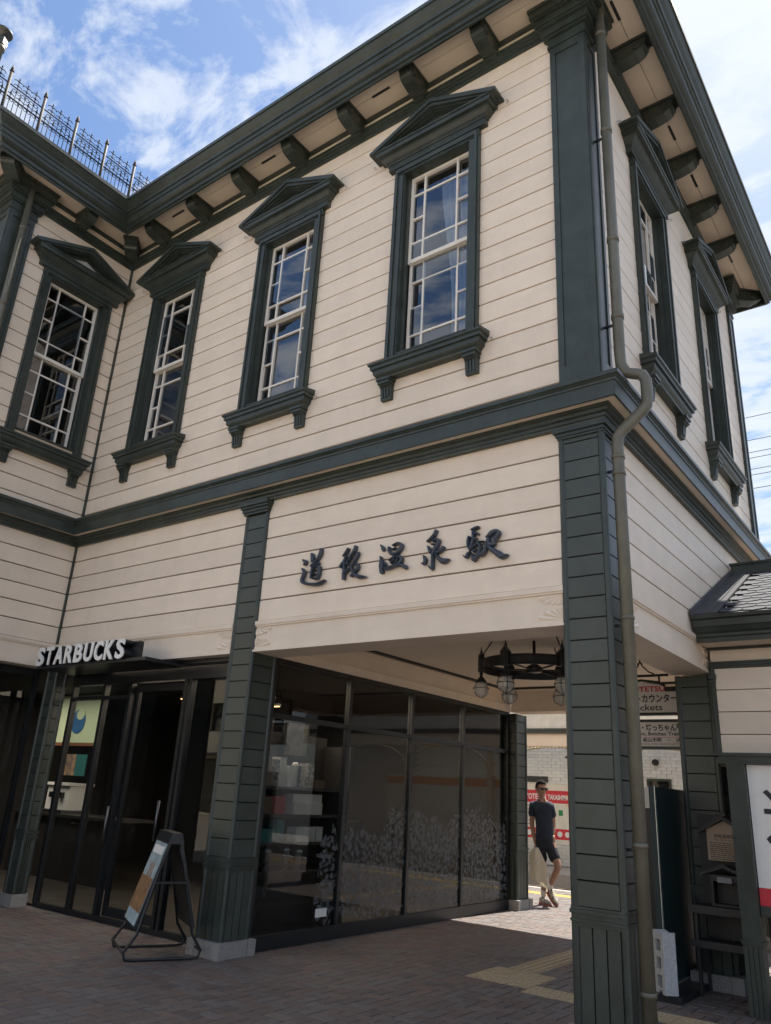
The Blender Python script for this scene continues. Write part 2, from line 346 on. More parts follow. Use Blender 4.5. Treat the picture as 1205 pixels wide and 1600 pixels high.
r.build('roof', ROOFD, B)
# eave brackets
def bracket_mesh():
    b = MB()
    pr = [(.03, 9.12), (.43, 9.12), (.43, 9.075), (.405, 9.06), (.40, 9.035), (.385, 9.03), (.385, 9.0), (.36, 8.955), (.30, 8.925), (.20, 8.905), (.12, 8.90), (.10, 8.90), (.10, 8.875), (.03, 8.875)]
    b.prism([(-o, z) for o, z in pr], 'x', -.075, .075)
    b.prism([(-o, z) for o, z in [(.03, 9.118), (.445, 9.118), (.445, 9.085), (.03, 9.085)]], 'x', -.09, .09)
    # scroll rosettes on each cheek
    for s in (-1, 1):
        T = Matrix.Translation((s*.075, -.31, 9.015)) @ Matrix.Rotation(R(90), 4, 'Y'); b.T = T
        b.lathe([(.052, -.008), (.052, .008), (.038, .012), (.034, .004), (.02, .004), (.016, .012), (.001, .014)] if s > 0 else [(.001, -.014), (.016, -.012), (.02, -.004), (.034, -.004), (.038, -.012), (.052, -.008), (.052, .008)], n=14, smooth=False); b.T = None
    b.box(-.062, .062, -.40, -.37, 8.985, 9.03)
    return b.mesh('bracket', GREEN)
bmh = bracket_mesh()
for k in range(7): link('eave_bracket', bmh, B, Matrix.Translation((-.99-.914*k, 0, 0)))
for y in (-.98,): link('eave_bracket', bmh, B, TW @ Matrix.Translation((y, 0, 0)))
for k in range(5): link('eave_bracket', bmh, B, TR @ Matrix.Translation((.80+.925*k, 0, 0)))
for (x, y, a, s) in ((-L-.03, .03, 45, 1.15), (-L-.05, WY+.05, 45, 1.5), (-.05, YE-.05, 135, 1.5), (-.05, .05, 45, 1.5)):
    link('corner_bracket', bmh, B, Matrix.Translation((x, y, 0)) @ Matrix.Rotation(R(a), 4, 'Z') @ Matrix.Diagonal((1.2, s, 1, 1)))
for T, xs in ((TF, (-2.35, -4.18, -6.0)), (TR, (.32, 2.18, 3.1, 4.9))):
    for x in xs:
        v = MB(); v.T = T; v.prism([(x-.13+.02*math.cos(a)*0-.0, 0) for a in ()], 'z', 0, 1) if 0 else v.box(x-.125, x+.125, -.258, -.228, 9.116, 9.125)
        v.build('soffit_vent', BLACK, B)
# ---------------------------------------------------------------- sash windows
def windowset():
    fr = MB()
    # moulded casing: stepped jambs and head
    for o0, o1, out in ((.425, .54, .05), (.425, .43, .028), (.49, .522, .066)):
        if out == .028: continue
        for s in (-1, 1): a, b = sorted((s*o0, s*o1)); fr.box(a, b, -out, .025, 5.50, 7.93 if o0 < .47 else 7.98)
    fr.box(-.54, .54, -.049, .025, 7.946, 8.06); fr.box(-.515, .515, -.064, -.049, 7.965, 8.02)
    for s in (-1, 1):
        a, b = sorted((s*.41, s*.425)); fr.box(a, b, -.035, .16, 5.62, 7.945)
        a, b = sorted((s*.39, s*.41)); fr.box(a, b, .02, .07, 5.62, 7.93)
    fr.box(-.424, .424, -.047, .16, 7.932, 7.945); fr.box(-.41, .41, -.045, .16, 5.605, 5.62)
    return fr.mesh('casing', GREEN)
def sill_mesh():
    s = MB()
    s.sweep([(-.01, 5.335), (.015, 5.335), (.022, 5.35), (.045, 5.372), (.055, 5.385), (.057, 5.43), (.078, 5.433), (.08, 5.465), (.098, 5.478), (.10, 5.499), (-.01, 5.499)], [(-.555, 0), (-.555, -.07), (.555, -.07), (.555, 0)]); s.box(-.55, .55, -.065, .0, 5.336, 5.498)
    s.add([(-.655, -.169, 5.50), (.655, -.169, 5.50), (.655, .0, 5.535), (-.655, .0, 5.535), (-.655, 0, 5.49), (.655, 0, 5.49)], [(0, 1, 2, 3), (3, 2, 5, 4), (0, 3, 4), (1, 5, 2), (0, 4, 5, 1)])
    return s.mesh('sill', GREEN)
def sillbr_mesh():
    s = MB(); s.box(-.07, .07, -.105, 0, 5.27, 5.334); s.box(-.082, .082, -.118, 0, 5.305, 5.334)
    s.prism([(-.09, 5.27), (-.06, 5.235), (-.045, 5.11), (0, 5.11), (0, 5.27)], 'x', -.062, .062)
    for x in (-.035, 0, .035): s.prism([(-.094, 5.255), (-.072, 5.235), (-.057, 5.13), (-.045, 5.13), (-.045, 5.255)], 'x', x-.009, x+.009)
    return s.mesh('sill_bracket', GREEN)
def ped_mesh():
    p = MB()
    p.sweep([(-.01, 8.04), (.02, 8.04), (.02, 8.112), (.032, 8.118), (.034, 8.135), (.055, 8.15), (.085, 8.182), (.095, 8.19), (.097, 8.208), (.135, 8.212), (.135, 8.262), (.148, 8.268), (.15, 8.284), (-.01, 8.284)], [(-.60, 0), (-.60, -.045), (.60, -.045), (.60, 0)]); p.box(-.595, .595, -.04, .0, 8.041, 8.283)
    # tympanum and raking cornice
    p.prism([(-.70, 8.285), (.70, 8.285), (0, 8.60)], 'y', -.06, 0)
    A = .30/.80
    for o, h0, h1, hw in ((.115, .0, .045, .72), (.15, .045, .075, .755), (.185, .075, .115, .80)):
        for s in (-1, 1):
            xe = hw; z0 = 8.285
            pts = [(s*xe, z0), (0, z0+xe*A*.98+h1*.0+.0+h1-.02), (0, z0+.30+h1+.02), (s*(xe+.035), z0+.02)]
            pts = [(s*(hw-.14*(1 if o < .18 else 1)), z0-.0), (s*hw, z0-.0), (0, z0+hw*A+.028), (0, z0+(hw-.14)*A+.012)]
            p.prism(pts, 'y', -o, -.0)
    p.prism([(-.81, 8.268), (-.745, 8.268), (0, 8.588), (.745, 8.268), (.81, 8.268), (.81, 8.30), (0, 8.635), (-.81, 8.30)], 'y', -.205, 0)
    return p.mesh('pediment', GREEN)
def tymp_mesh():
    return MB().prism([(-.30, 8.325), (.30, 8.325), (0, 8.452)], 'y', -.068, -.058).mesh('tympanum_panel', mat('tympanum_grey', (.42, .40, .37), .6))
FRX = (-.355, -.185, .185, .355)
def sash_mesh(z0, z1, y):
    s = MB(); hw = .388; fz = .045
    s.box(-hw, -hw+.035, y, y+.035, z0, z1); s.box(hw-.035, hw, y, y+.035, z0, z1)
    s.box(-hw+.035, hw-.035, y, y+.035, z1-.035, z1); s.box(-hw+.035, hw-.035, y, y+.035, z0, z0+fz)
    h = z1-z0; zz = [z0+h*q for q in (.22, .5, .78)]
    for x in (-.208, .208): s.box(x-.011, x+.011, y+.004, y+.03, z0+fz, z1-.035)
    for z in (zz[0], zz[2]): s.box(-hw+.035, hw-.035, y+.006, y+.028, z-.011, z+.011)
    for a, b in ((-hw+.035, -.219), (.219, hw-.035)): s.box(a, b, y+.006, y+.028, zz[1]-.011, zz[1]+.011)
    return s.mesh('sash', SASH)
casing, sill, sbr, ped, tym = windowset(), sill_mesh(), sillbr_mesh(), ped_mesh(), tymp_mesh()
sash_u = sash_mesh(6.77, 7.925, .07); sash_l = sash_mesh(5.63, 6.80, .11)
def pane_meshes():
    out = []
    for z0, z1, y in ((6.77, 7.925, .088), (5.63, 6.80, .128)):
        h = z1-z0; zz = [z0+.03]+[z0+h*q for q in (.22, .5, .78)]+[z1-.03]
        for (a, b) in ((-.36, -.208), (.208, .36)):
            for p, q in zip(zz, zz[1:]): out.append((a, b, p, q, y))
        for p, q in ((zz[0], zz[1]), (zz[1], zz[3]), (zz[3], zz[4])): out.append((-.208, .208, p, q, y))
    return [MB().box(a, b, y, y+.004, p, q).mesh('pane', GLASSU) for a, b, p, q, y in out]
panes = pane_meshes()
hook = MB().tube([(0, .0, 0), (0, -.03, 0), (0, -.045, -.012), (0, -.045, -.03), (0, -.03, -.038), (.0, -.02, -.03)], .0035, 5).mesh('hook', mat('hook_steel', (.3, .28, .25), .4, metal=.8))
def window(T, x):
    M = T @ Matrix.Translation((x, 0, 0))
    w = link('sash_window', casing, B, M)
    for nm, me, mm in [('sash', sash_u, IDM), ('sash', sash_l, IDM), ('sill', sill, IDM), ('pediment', ped, IDM), ('tympanum_panel', tym, IDM), ('sill_bracket', sbr, Matrix.Translation((-.49, 0, 0))), ('sill_bracket', sbr, Matrix.Translation((.49, 0, 0)))]:
        link(nm, me, w, mm)
    for hx, hz, s_ in ((-.86, 8.27, -1), (.86, 8.24, 1), (.69, 5.44, 1)):
        link('hook', hook, w, Matrix.Translation((hx, 0, hz)) @ Matrix.Rotation(R(90 if s_ > 0 else -90)*0, 4, 'Z'))
    for p in panes: link('pane', p, w, Matrix.Rotation(random.uniform(-.003, .003), 4, 'X'))
for x in WX: window(TF, x)
for x in RY: window(TR, x)
window(TW, LWY[0])
# rooms behind the upper windows
r = MB(); r.box(-7.2, -.14, 3.4, 3.5, 4.5, 9.05); r.box(-7.2, -7.1, .14, 3.4, 4.5, 9.05); r.box(-.14, -.12, .14, 5.5, 9.0, 9.05) if 0 else None
r.box(-L-4, -.1, .13, 5.5, 9.06, 9.11); r.box(-L-4, -.1, .13, 5.5, 4.36, 4.44); r.box(-12, -L-.14, WY+.15, .13, 9.06, 9.11); r.box(-12, -L-.14, WY+.15, .13, 4.36, 4.44)
r.box(-10.4, -10.3, WY+.15, 3.4, 4.45, 9.05)
r.build('upper_room', ROOMI, B)
def curtain(T, x0, x1, z0, z1, y, gather, label):
    n = 60; vs = []; fs = []
    rows = 14
    for j in range(rows+1):
        v = j/rows; z = z1+(z0-z1)*v
        sq = 1-gather*math.sin(min(1, v*1.15)*math.pi/2)**1.5
        for i in range(n+1):
            u = i/n; x = x1-(x1-x0)*(1-u)*sq
            vs.append((x, y+.028*math.sin(u*44+v*1.2)*(.5+.5*v), z))
    for j in range(rows):
        for i in range(n): a = j*(n+1)+i; fs.append((a, a+1, a+n+2, a+n+1))
    m = MB(); m.T = T; m.add(vs, fs, smooth=True)
    # give the cloth thickness
    me = m.mesh('curtain', mat('curtain_cloth', (.62, .66, .74), .9, .05))
    o = link('curtain', me); md = o.modifiers.new('t', 'SOLIDIFY'); md.thickness = .003
    return tag(o, label, 'curtain')
curtain(TF, WX[0]-.10, WX[0]+.40, 5.62, 7.9, .24, .35, 'pale pleated curtain at the right of the upper window nearest the building corner')
curtain(TF, WX[1]+.0, WX[1]+.40, 5.62, 7.9, .24, .25, 'pale pleated curtain at the right of the middle upper front window')
# ---------------------------------------------------------------- pillars
def pillar(x0, x1, y0, y1, zt, base=.13, st=.05, name='pillar'):
    c = MB().box(x0+.022, x1-.022, y0+.022, y1-.022, .02, zt-.002).build(name, GREENL, B)
    z = .82; pitch = .161
    while z < zt-.02:
        z1 = min(z+pitch-.011, zt-.004)
        MB().box(x0+.006, x1-.006, y0+.006, y1-.006, z, z1).build('board', GREENB, c); z += pitch
    tw = .042
    for cx in (x0, x1):
        for cy in (y0, y1):
            a = MB(); ax, bx = sorted((cx, cx+(tw if cx == x0 else -tw))); ay, by = sorted((cy, cy+(tw if cy == y0 else -tw)))
            g = .008; ax -= g*(cx == x0); bx += g*(cx == x1); ay -= g*(cy == y0); by += g*(cy == y1); k = .014
            pts = [(ax+k, ay), (bx-k, ay), (bx, ay+k), (bx, by-k), (bx-k, by), (ax+k, by), (ax, by-k), (ax, ay+k)]
            a.prism(pts, 'z', base+.001, zt-.003); a.build('corner_trim', GREEN, c)
    mo = MB()
    for o, a, b in ((.002, .70, .725), (.010, .725, .745), (.004, .745, .775), (.013, .775, .80), (.007, .80, .818)): mo.box(x0+.03-.03-o, x1+o, y0-o, y1+o, a, b-.001)
    mo.build('dado_moulding', GREEN, c)
    for (u0, u1, ax) in ((x0+.042, x1-.042, 'x'), (y0+.042, y1-.042, 'y')):
        n = 3; w = (u1-u0)/n
        for k in range(n):
            a, b = u0+k*w+.0045, u0+(k+1)*w-.0045
            for side in (0, 1):
                m = MB()
                if ax == 'x': yy = (y0+.004, y0+.02) if side == 0 else (y1-.02, y1-.004); m.box(a, b, yy[0], yy[1], base+.002, .70)
                else: xx = (x0+.004, x0+.02) if side == 0 else (x1-.02, x1-.004); m.box(xx[0], xx[1], a, b, base+.002, .70)
                m.build('plank', GREENB, c)
    # granite base of corner blocks and infill slabs
    X0, X1, Y0, Y1 = x0-st, x1+st, y0-st, y1+st; q = .10; j = .004
    for (a, b, c_, d) in ((X0, X0+q, Y0, Y0+q), (X1-q, X1, Y0, Y0+q), (X0, X0+q, Y1-q, Y1), (X1-q, X1, Y1-q, Y1)): MB().box(a, b, c_, d, -.01, base).build('base_stone', GRAN, c)
    for (a, b, c_, d) in ((X0+q+j, X1-q-j, Y0+.006, Y0+q), (X0+q+j, X1-q-j, Y1-q, Y1-.006), (X0+.006, X0+q, Y0+q+j, Y1-q-j), (X1-q, X1-.006, Y0+q+j, Y1-q-j)): MB().box(a, b, c_, d, -.01, base-.002).build('base_stone', GRAN, c)
    return c
def cap(p, x0, x1, y0, y1):
    m = MB()
    for o, a, b in ((.03, 4.20, 4.225), (.045, 4.225, 4.26), (.065, 4.26, 4.285), (.085, 4.285, 4.324)): m.box(x0-o*.6, x1+o*.6, y0-o, y1, a, b-.001)
    m.build('capital', GREEN, p)
P1 = pillar(-.355, .012, -.02, .35, 4.32); m = MB()
for o, a, b in ((.012, 4.235, 4.255), (.022, 4.255, 4.285), (.04, 4.285, 4.324)): m.box(-.355-o, .012+o, -.02-o, .35+o, a, b-.001)
m.build('capital', GREEN, P1)
P2 = pillar(-4.01, -3.68, -.02, .33, 4.32); cap(P2, -4.01, -3.68, -.02, .05)
P3 = pillar(-.32, .02, 2.55, 2.90, 2.70); P4 = pillar(-3.95, -3.60, 5.48, 5.83, 2.70)
P5 = pillar(-7.42, -7.20, .0, .16, 2.70, st=.02); P6 = pillar(-L-.05, -L+.29, WY-.02, WY+.33, 4.32)
P7 = pillar(-.33, .02, 5.34, 5.68, 2.70)
# ---------------------------------------------------------------- beams, fascias, ceiling of the passage
def fascia(T, x0, x1, fans=True):
    m = MB(); m.T = T
    m.box(x0, x1, -.004, .34, 2.725, 3.008); f = m.build('beam', CREAM, B)
    t = MB(); t.T = T; t.box(x0, x1, -.03, 0, 2.972, 3.012); t.box(x0, x1, -.02, 0, 2.955, 2.972); t.box(x0, x1, -.024, .35, 2.705, 2.724); t.box(x0, x1, -.012, 0, 2.724, 2.752)
    t.build('beam_moulding', CREAM, f)
    if fans:
        for s, xe in ((1, x0), (-1, x1)):
            for v, ze in ((1, 2.752), (-1, 2.955)):
                g = MB(); g.T = T
                for k in range(5):
                    a0 = R(2+k*17.6); a1 = R(2+(k+1)*17.6-1.5); rr = (.21, .17, .135, .115, .10)[k]
                    p = [(xe, ze), (xe+s*rr*math.cos(a0), ze+v*rr*.78*math.sin(a0)), (xe+s*rr*1.06*math.cos((a0+a1)/2), ze+v*rr*.84*math.sin((a0+a1)/2)), (xe+s*rr*.97*math.cos(a1), ze+v*rr*.76*math.sin(a1))]
                    c = [(q[0], -.008, q[1]) for q in p]; c[0] = (p[0][0], -.006, p[0][1]); c[2] = (p[2][0], -.020, p[2][1]); b = [(q[0], .0, q[1]) for q in p]
                    g.add(c+b, [(0, 1, 2), (0, 2, 3), (4, 6, 5), (4, 7, 6), (0, 4, 5, 1), (1, 5, 6, 2), (2, 6, 7, 3), (3, 7, 4, 0)])
                g.build('fan_ornament', CREAM, f)
    return f
fascia(TF, -3.68, -.355); fascia(TF, -L+.0, -4.01); fascia(TR, .35, 2.545); fascia(TR, 2.905, 5.33, False); fascia(TW, WY+.34, -.005)
TB = Matrix.Translation((0, YE, 0)) @ Matrix.Rotation(R(180), 4, 'Z'); fascia(TB, .34, 3.6, False)
c = MB(); c.box(-3.72, -.34, .34, 5.33, 3.0, 3.05); ce = c.build('passage_ceiling', SOFF, B)
c = MB(); c.box(-3.74, -3.69, .345, 5.49, 2.715, 2.999); c.box(-3.69, -3.675, .345, 5.32, 2.80, 2.815); c.box(-3.69, -3.665, .345, 5.32, 2.97, 2.998); c.build('ceiling_frieze', SOFF, B)
c = MB()
for o in (0, .022, .044): c.box(-3.52+o, -3.505+o, 1.35, 4.95-o, 2.975, 2.998); c.box(-3.505+o, -.345, 4.935-o, 4.95-o, 2.975, 2.998)
c.box(-3.53, -3.45, 1.33, 4.96, 2.990, 2.9985); c.box(-3.45, -.345, 4.88, 4.96, 2.990, 2.9985)
c.build('ceiling_trim', BLACK, ce)
# ---------------------------------------------------------------- shopfront
sf = MB(); X = -3.74
sf.box(X-.03, X+.03, .34, 5.48, .0, .13); sf.box(X-.03, X+.03, .34, 5.48, 2.66, 2.714); sf.box(X-.028, X+.028, .34, 5.48, 2.11, 2.16)
for y in (.34, 1.60, 2.86, 4.12, 5.42): sf.box(X-.032, X+.032, y, y+.05, .13, 2.66)
gw = sf.build('glass_wall_frame', BLACK, B)
for a, b in ((.39, 1.60), (1.65, 2.86), (2.91, 4.12), (4.17, 5.42)):
    MB().box(X-.006, X+.006, a, b, .13, 2.11).build('pane', GLASSD, gw); MB().box(X-.006, X+.006, a, b, 2.16, 2.66).build('pane', GLASSD, gw)
st = MB(); Y = .27
st.box(-7.17, -4.02, Y-.04, Y+.06, 2.52, 2.714); st.box(-7.17, -4.02, Y-.03, Y+.03, 0, .05)
for x in (-7.17, -6.50, -5.98, -4.98, -4.90, -4.07): st.box(x, x+.05, Y-.035, Y+.035, .05, 2.52)
st.box(-7.12, -5.98, Y-.03, Y+.03, 2.34, 2.38)
fr = st.build('storefront_frame', BLACK, B)
for a, b in ((-7.12, -6.50), (-6.45, -5.98), (-4.85, -4.07)):
    MB().box(a, b, Y-.005, Y+.005, .05, 2.52).build('pane', GLASSD, fr)
dl = MB(); dl.box(-5.93, -5.88, Y+.05, Y+.09, .05, 2.5); dl.box(-5.03, -4.98, Y+.05, Y+.09, .05, 2.5); dl.box(-5.88, -5.03, Y+.05, Y+.09, 2.42, 2.5); dl.box(-5.88, -5.03, Y+.05, Y+.09, .05, .14)
dd = dl.build('sliding_door', BLACK, B); MB().box(-5.88, -5.03, Y+.065, Y+.075, .14, 2.42).build('pane', GLASSD, dd)
MB().tube([(-5.08, Y-.07, .85), (-5.08, Y-.07, 1.25)], .014, 8).build('door_handle', mat('steel', (.16, .16, .17), .45, metal=1), dd)
MB().tube([(-5.95, Y-.07, .75), (-5.95, Y-.07, 1.15)], .014, 8).build('door_handle', MATS['steel'], dd)
# thin canopy over the doors and dark soffit
c = MB(); c.box(-7.17, -4.02, .10, .23, 2.66, 2.715); c.box(-6.95, -4.85, -.42, .10, 2.625, 2.66); c.build('door_canopy', BLACK, B)
# wing ground floor glazing
wg = MB(); wg.box(-7.60, -7.54, -1.55, -.03, 0, .10); wg.box(-7.60, -7.54, -1.55, -.03, 2.62, 2.714)
for y in (-1.55, -.75, -.08): wg.box(-7.60, -7.54, y, y+.05, .10, 2.62)
wf = wg.build('wing_glass_frame', BLACK, B)
for a, b in ((-1.50, -.75), (-.70, -.08)): MB().box(-7.575, -7.565, a, b, .10, 2.62).build('pane', GLASSD, wf)
# shop interior shell
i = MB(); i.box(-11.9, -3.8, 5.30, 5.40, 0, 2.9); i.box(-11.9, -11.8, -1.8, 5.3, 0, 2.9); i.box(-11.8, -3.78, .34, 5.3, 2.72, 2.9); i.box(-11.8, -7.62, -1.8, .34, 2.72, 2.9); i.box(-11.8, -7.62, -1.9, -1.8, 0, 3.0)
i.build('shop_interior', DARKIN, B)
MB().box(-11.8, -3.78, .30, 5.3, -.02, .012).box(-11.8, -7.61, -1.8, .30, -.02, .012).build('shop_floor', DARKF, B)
MB().box(-7.6, -5.2, 3.2, 3.9, .012, 1.05).build('service_counter', WOODD, B)
# rear right room wall (ticket office side)
# ---------------------------------------------------------------- drain pipe at the corner
d = MB(); d.tube([(.145, .11, 9.12), (.145, .11, 4.98), (.15, .11, 4.86), (.19, .12, 4.775), (.26, .12, 4.745), (.315, .12, 4.72), (.34, .12, 4.66), (.34, .12, 4.50), (.33, .12, 4.44), (.29, .11, 4.39), (.14, .07, 4.24), (.105, .06, 4.19), (.10, .06, 4.10), (.10, .06, .02)], .046, 16)
dp = d.build('downpipe', PIPE, B, label='weathered olive downpipe bending out around the belt course')
for z in (8.6, 7.35, 6.1, 5.3): MB().tube([(.145, .11, z), (.145, .11, z+.045)], .053, 16).build('pipe_collar', PIPE, dp)
for z in (4.0, 3.86, 2.72, 1.2, .35): MB().tube([(.10, .06, z), (.10, .06, z+.03)], .052, 16).build('pipe_collar', PIPE, dp)
for z in (8.55, 7.3, 5.25): MB().box(.02, .11, .10, .115, z-.006, z+.014).build('pipe_bracket', BLACK, dp)
for z in (3.9, 2.68, 1.18): MB().box(.01, .08, .05, .065, z-.006, z+.014).build('pipe_bracket', BLACK, dp)
MB().tube([(-L+.14, -1.76, 9.12), (-L+.14, -1.76, 4.7)], .042, 14).build('downpipe', PIPE, B)
for z in (8.3, 7.1, 5.9): MB().tube([(-L+.14, -1.76, z), (-L+.14, -1.76, z+.04)], .048, 14).build('pipe_collar', PIPE, B)
# ================================================================ ANNEX AT THE RIGHT
AX = thing('ticket_annex', 'small cream and green lean-to building with a slate roof at the right', 'building')
YA = 2.48; X1 = 3.2
def part(name, mt, par, *boxes, **k):
    m = MB()
    for b in boxes: m.box(*b)
    return m.build(name, mt, par, **k)
w = part('wall', CREAMD, AX, (.045, X1, YA+.024, YA+.12, 1.85, 2.92), (.045, X1, 3.75, 3.85, 0, 3.9), (X1-.1, X1, YA+.12, 3.75, 0, 3.0), (.43, X1, 2.27, 2.3, 0, .8))
for a, b in zip([1.93+.2035*k for k in range(5)][:-1], [1.93+.2035*k for k in range(1, 5)]):
    for p, q in ((.075, 1.6), (1.602, X1)): part('siding_board', CREAM, w, (p, q, YA+random.uniform(-.001, .001), YA+.024, a+.004, b-.004))
for k in range(4): part('siding_board', CREAM, w, (.45, X1, 2.25, 2.27, .06+k*.19, .244+k*.19))
part('frieze', CREAM, AX, (.045, X1, YA+.004, YA+.03, 2.805, 2.917))
m = MB()
for o, a, b in ((.018, 2.745, 2.765), (.03, 2.765, 2.785), (.042, 2.785, 2.804)): m.box(.04, X1, YA-o, YA+.02, a, b-.001)
m.build('wall_moulding', GREEN, AX)
part('corner_trim', GREEN, AX, (.035, .073, YA-.012, YA+.06, 1.93, 2.744), (.02, .085, YA-.03, YA+.02, 2.64, 2.69), (.028, .08, YA-.02, YA+.02, 2.61, 2.63))
part('soffit', SOFF, AX, (.03, X1, YA-.345, YA+.02, 2.945, 2.96))
part('eave_bead', GREEN, AX, (.03, X1, YA-.02, YA+.02, 2.918, 2.944))
c = MB(); c.prism([(YA-.335, 2.93), (YA-.355, 2.93), (YA-.36, 2.97), (YA-.375, 2.98), (YA-.38, 3.005), (YA-.40, 3.02), (YA-.425, 3.06), (YA-.435, 3.065), (YA-.44, 3.125), (YA-.47, 3.135), (YA-.48, 3.165), (YA-.455, 3.175), (YA-.335, 3.10)], 'x', .028, X1)
c.build('cornice', GREEN, AX)
y0, z0, y1, z1 = YA-.455, 3.168, 3.85, 4.03; SL = (z1-z0)/(y1-y0); ang = math.atan(SL); ln = math.hypot(z1-z0, y1-y0)
rf = MB().prism([(y0+.02, z0-.02), (y1, z1-.02), (y1, z1-.07), (y0+.02, z0-.07)], 'x', .03, X1).build('roof', ROOFD, AX)
TT = Matrix.Translation((0, y0, z0)) @ Matrix.Rotation(ang, 4, 'X')
def tile_mesh(w_):
    pts = [(0, .0), (.02, -.022), (w_*.3, -.032), (w_*.5, -.05), (w_*.7, -.032), (w_-.02, -.022), (w_, 0), (w_, .17), (0, .17)]
    m = MB(); n = len(pts)
    vs = [(x, y, .012+(-.012)*max(0, y)/.17) for x, y in pts]+[(x, y, -.012*max(0, y)/.17-.001) for x, y in pts]
    m.add(vs, [tuple(range(n)), tuple(range(2*n-1, n-1, -1))]+[(i, (i+1) % n, n+(i+1) % n, n+i) for i in range(n)])
    return m.mesh('roof_tile', ROOFD)
tm = tile_mesh(.194); rows = int(ln/.128)
for r_ in range(rows):
    off = (r_ % 2)*.1
    for k in range(14):
        x = .27+off+k*.2
        if x+.19 > X1: break
        link('roof_tile', tm, rf, TT @ Matrix.Translation((x, .03+r_*.128, .006)) @ Matrix.Rotation(random.uniform(-.012, .012), 4, 'Z') @ Matrix.Rotation(random.uniform(0, .02), 4, 'X'))
f = MB(); f.T = TT; f.box(.03, .155, .0, ln, -.01, .02); f.box(.158, .20, .0, ln, -.01, .03); f.box(.20, .255, .0, ln, -.01, .022); f.box(.022, .04, -.02, ln, .0, .06)
f.build('verge_flashing', mat('lead_flashing', (.09, .09, .095), .88, .15, 8, .2, 40, spec=.15), AX)
part('ridge_cap', GREEN, AX, (.03, X1, y1-.04, y1+.06, z1-.03, z1+.10), (.02, X1, y1-.06, y1+.08, z1+.10, z1+.125))
# sign bay in front of the annex
part('lintel', GREEN, AX, (.20, X1, 1.80, YA, 1.835, 1.90), (.13, X1, 1.78, YA+.01, 1.90, 1.925))
po = part('post', GREEN, AX, (.262, .405, 1.80, 1.94, .52, 1.834), (.25, .418, 1.788, 1.952, .50, .52), (.256, .412, 1.794, 1.946, .485, .50))
for k in range(4): part('plank', GREENB, po, (.262+k*.036, .262+(k+1)*.036-.004, 1.80, 1.94, .0, .485))
part('conduit', mat('grey_conduit', (.5, .5, .5), .5), AX, (.228, .244, 1.95, 1.966, 0.9, 1.80))
sg = thing('station_signboard', 'white framed signboard with a large black character and a red band at the right edge', 'sign', (.41, 1.84, .75))
def rel(t, o): o.matrix_parent_inverse = t.matrix_basis.inverted() if False else Matrix.Translation(-t.location); return o
def relm(t, name, mesh, M=IDM): return link(name, mesh, t, Matrix.Translation(-t.location) @ M)
relm(sg, 'panel', MB().box(.41, 2.6, 1.85, 1.87, .905, 1.832).mesh('panel', WHITE)); relm(sg, 'red_band', MB().box(.41, 2.6, 1.849, 1.87, .775, .904).mesh('red_band', RED))
relm(sg, 'bottom_rail', MB().box(.41, 2.6, 1.83, 1.90, .70, .774).mesh('bottom_rail', GREEN))
INK = mat('sign_ink', (.02, .022, .03), .5)
relm(sg, 'lettering', text_mesh('lettering', '道後温泉駅', .46, INK, .002, bold=.003), Matrix.Translation((.49, 1.846, 1.27)) @ Matrix.Rotation(R(90), 4, 'X'))
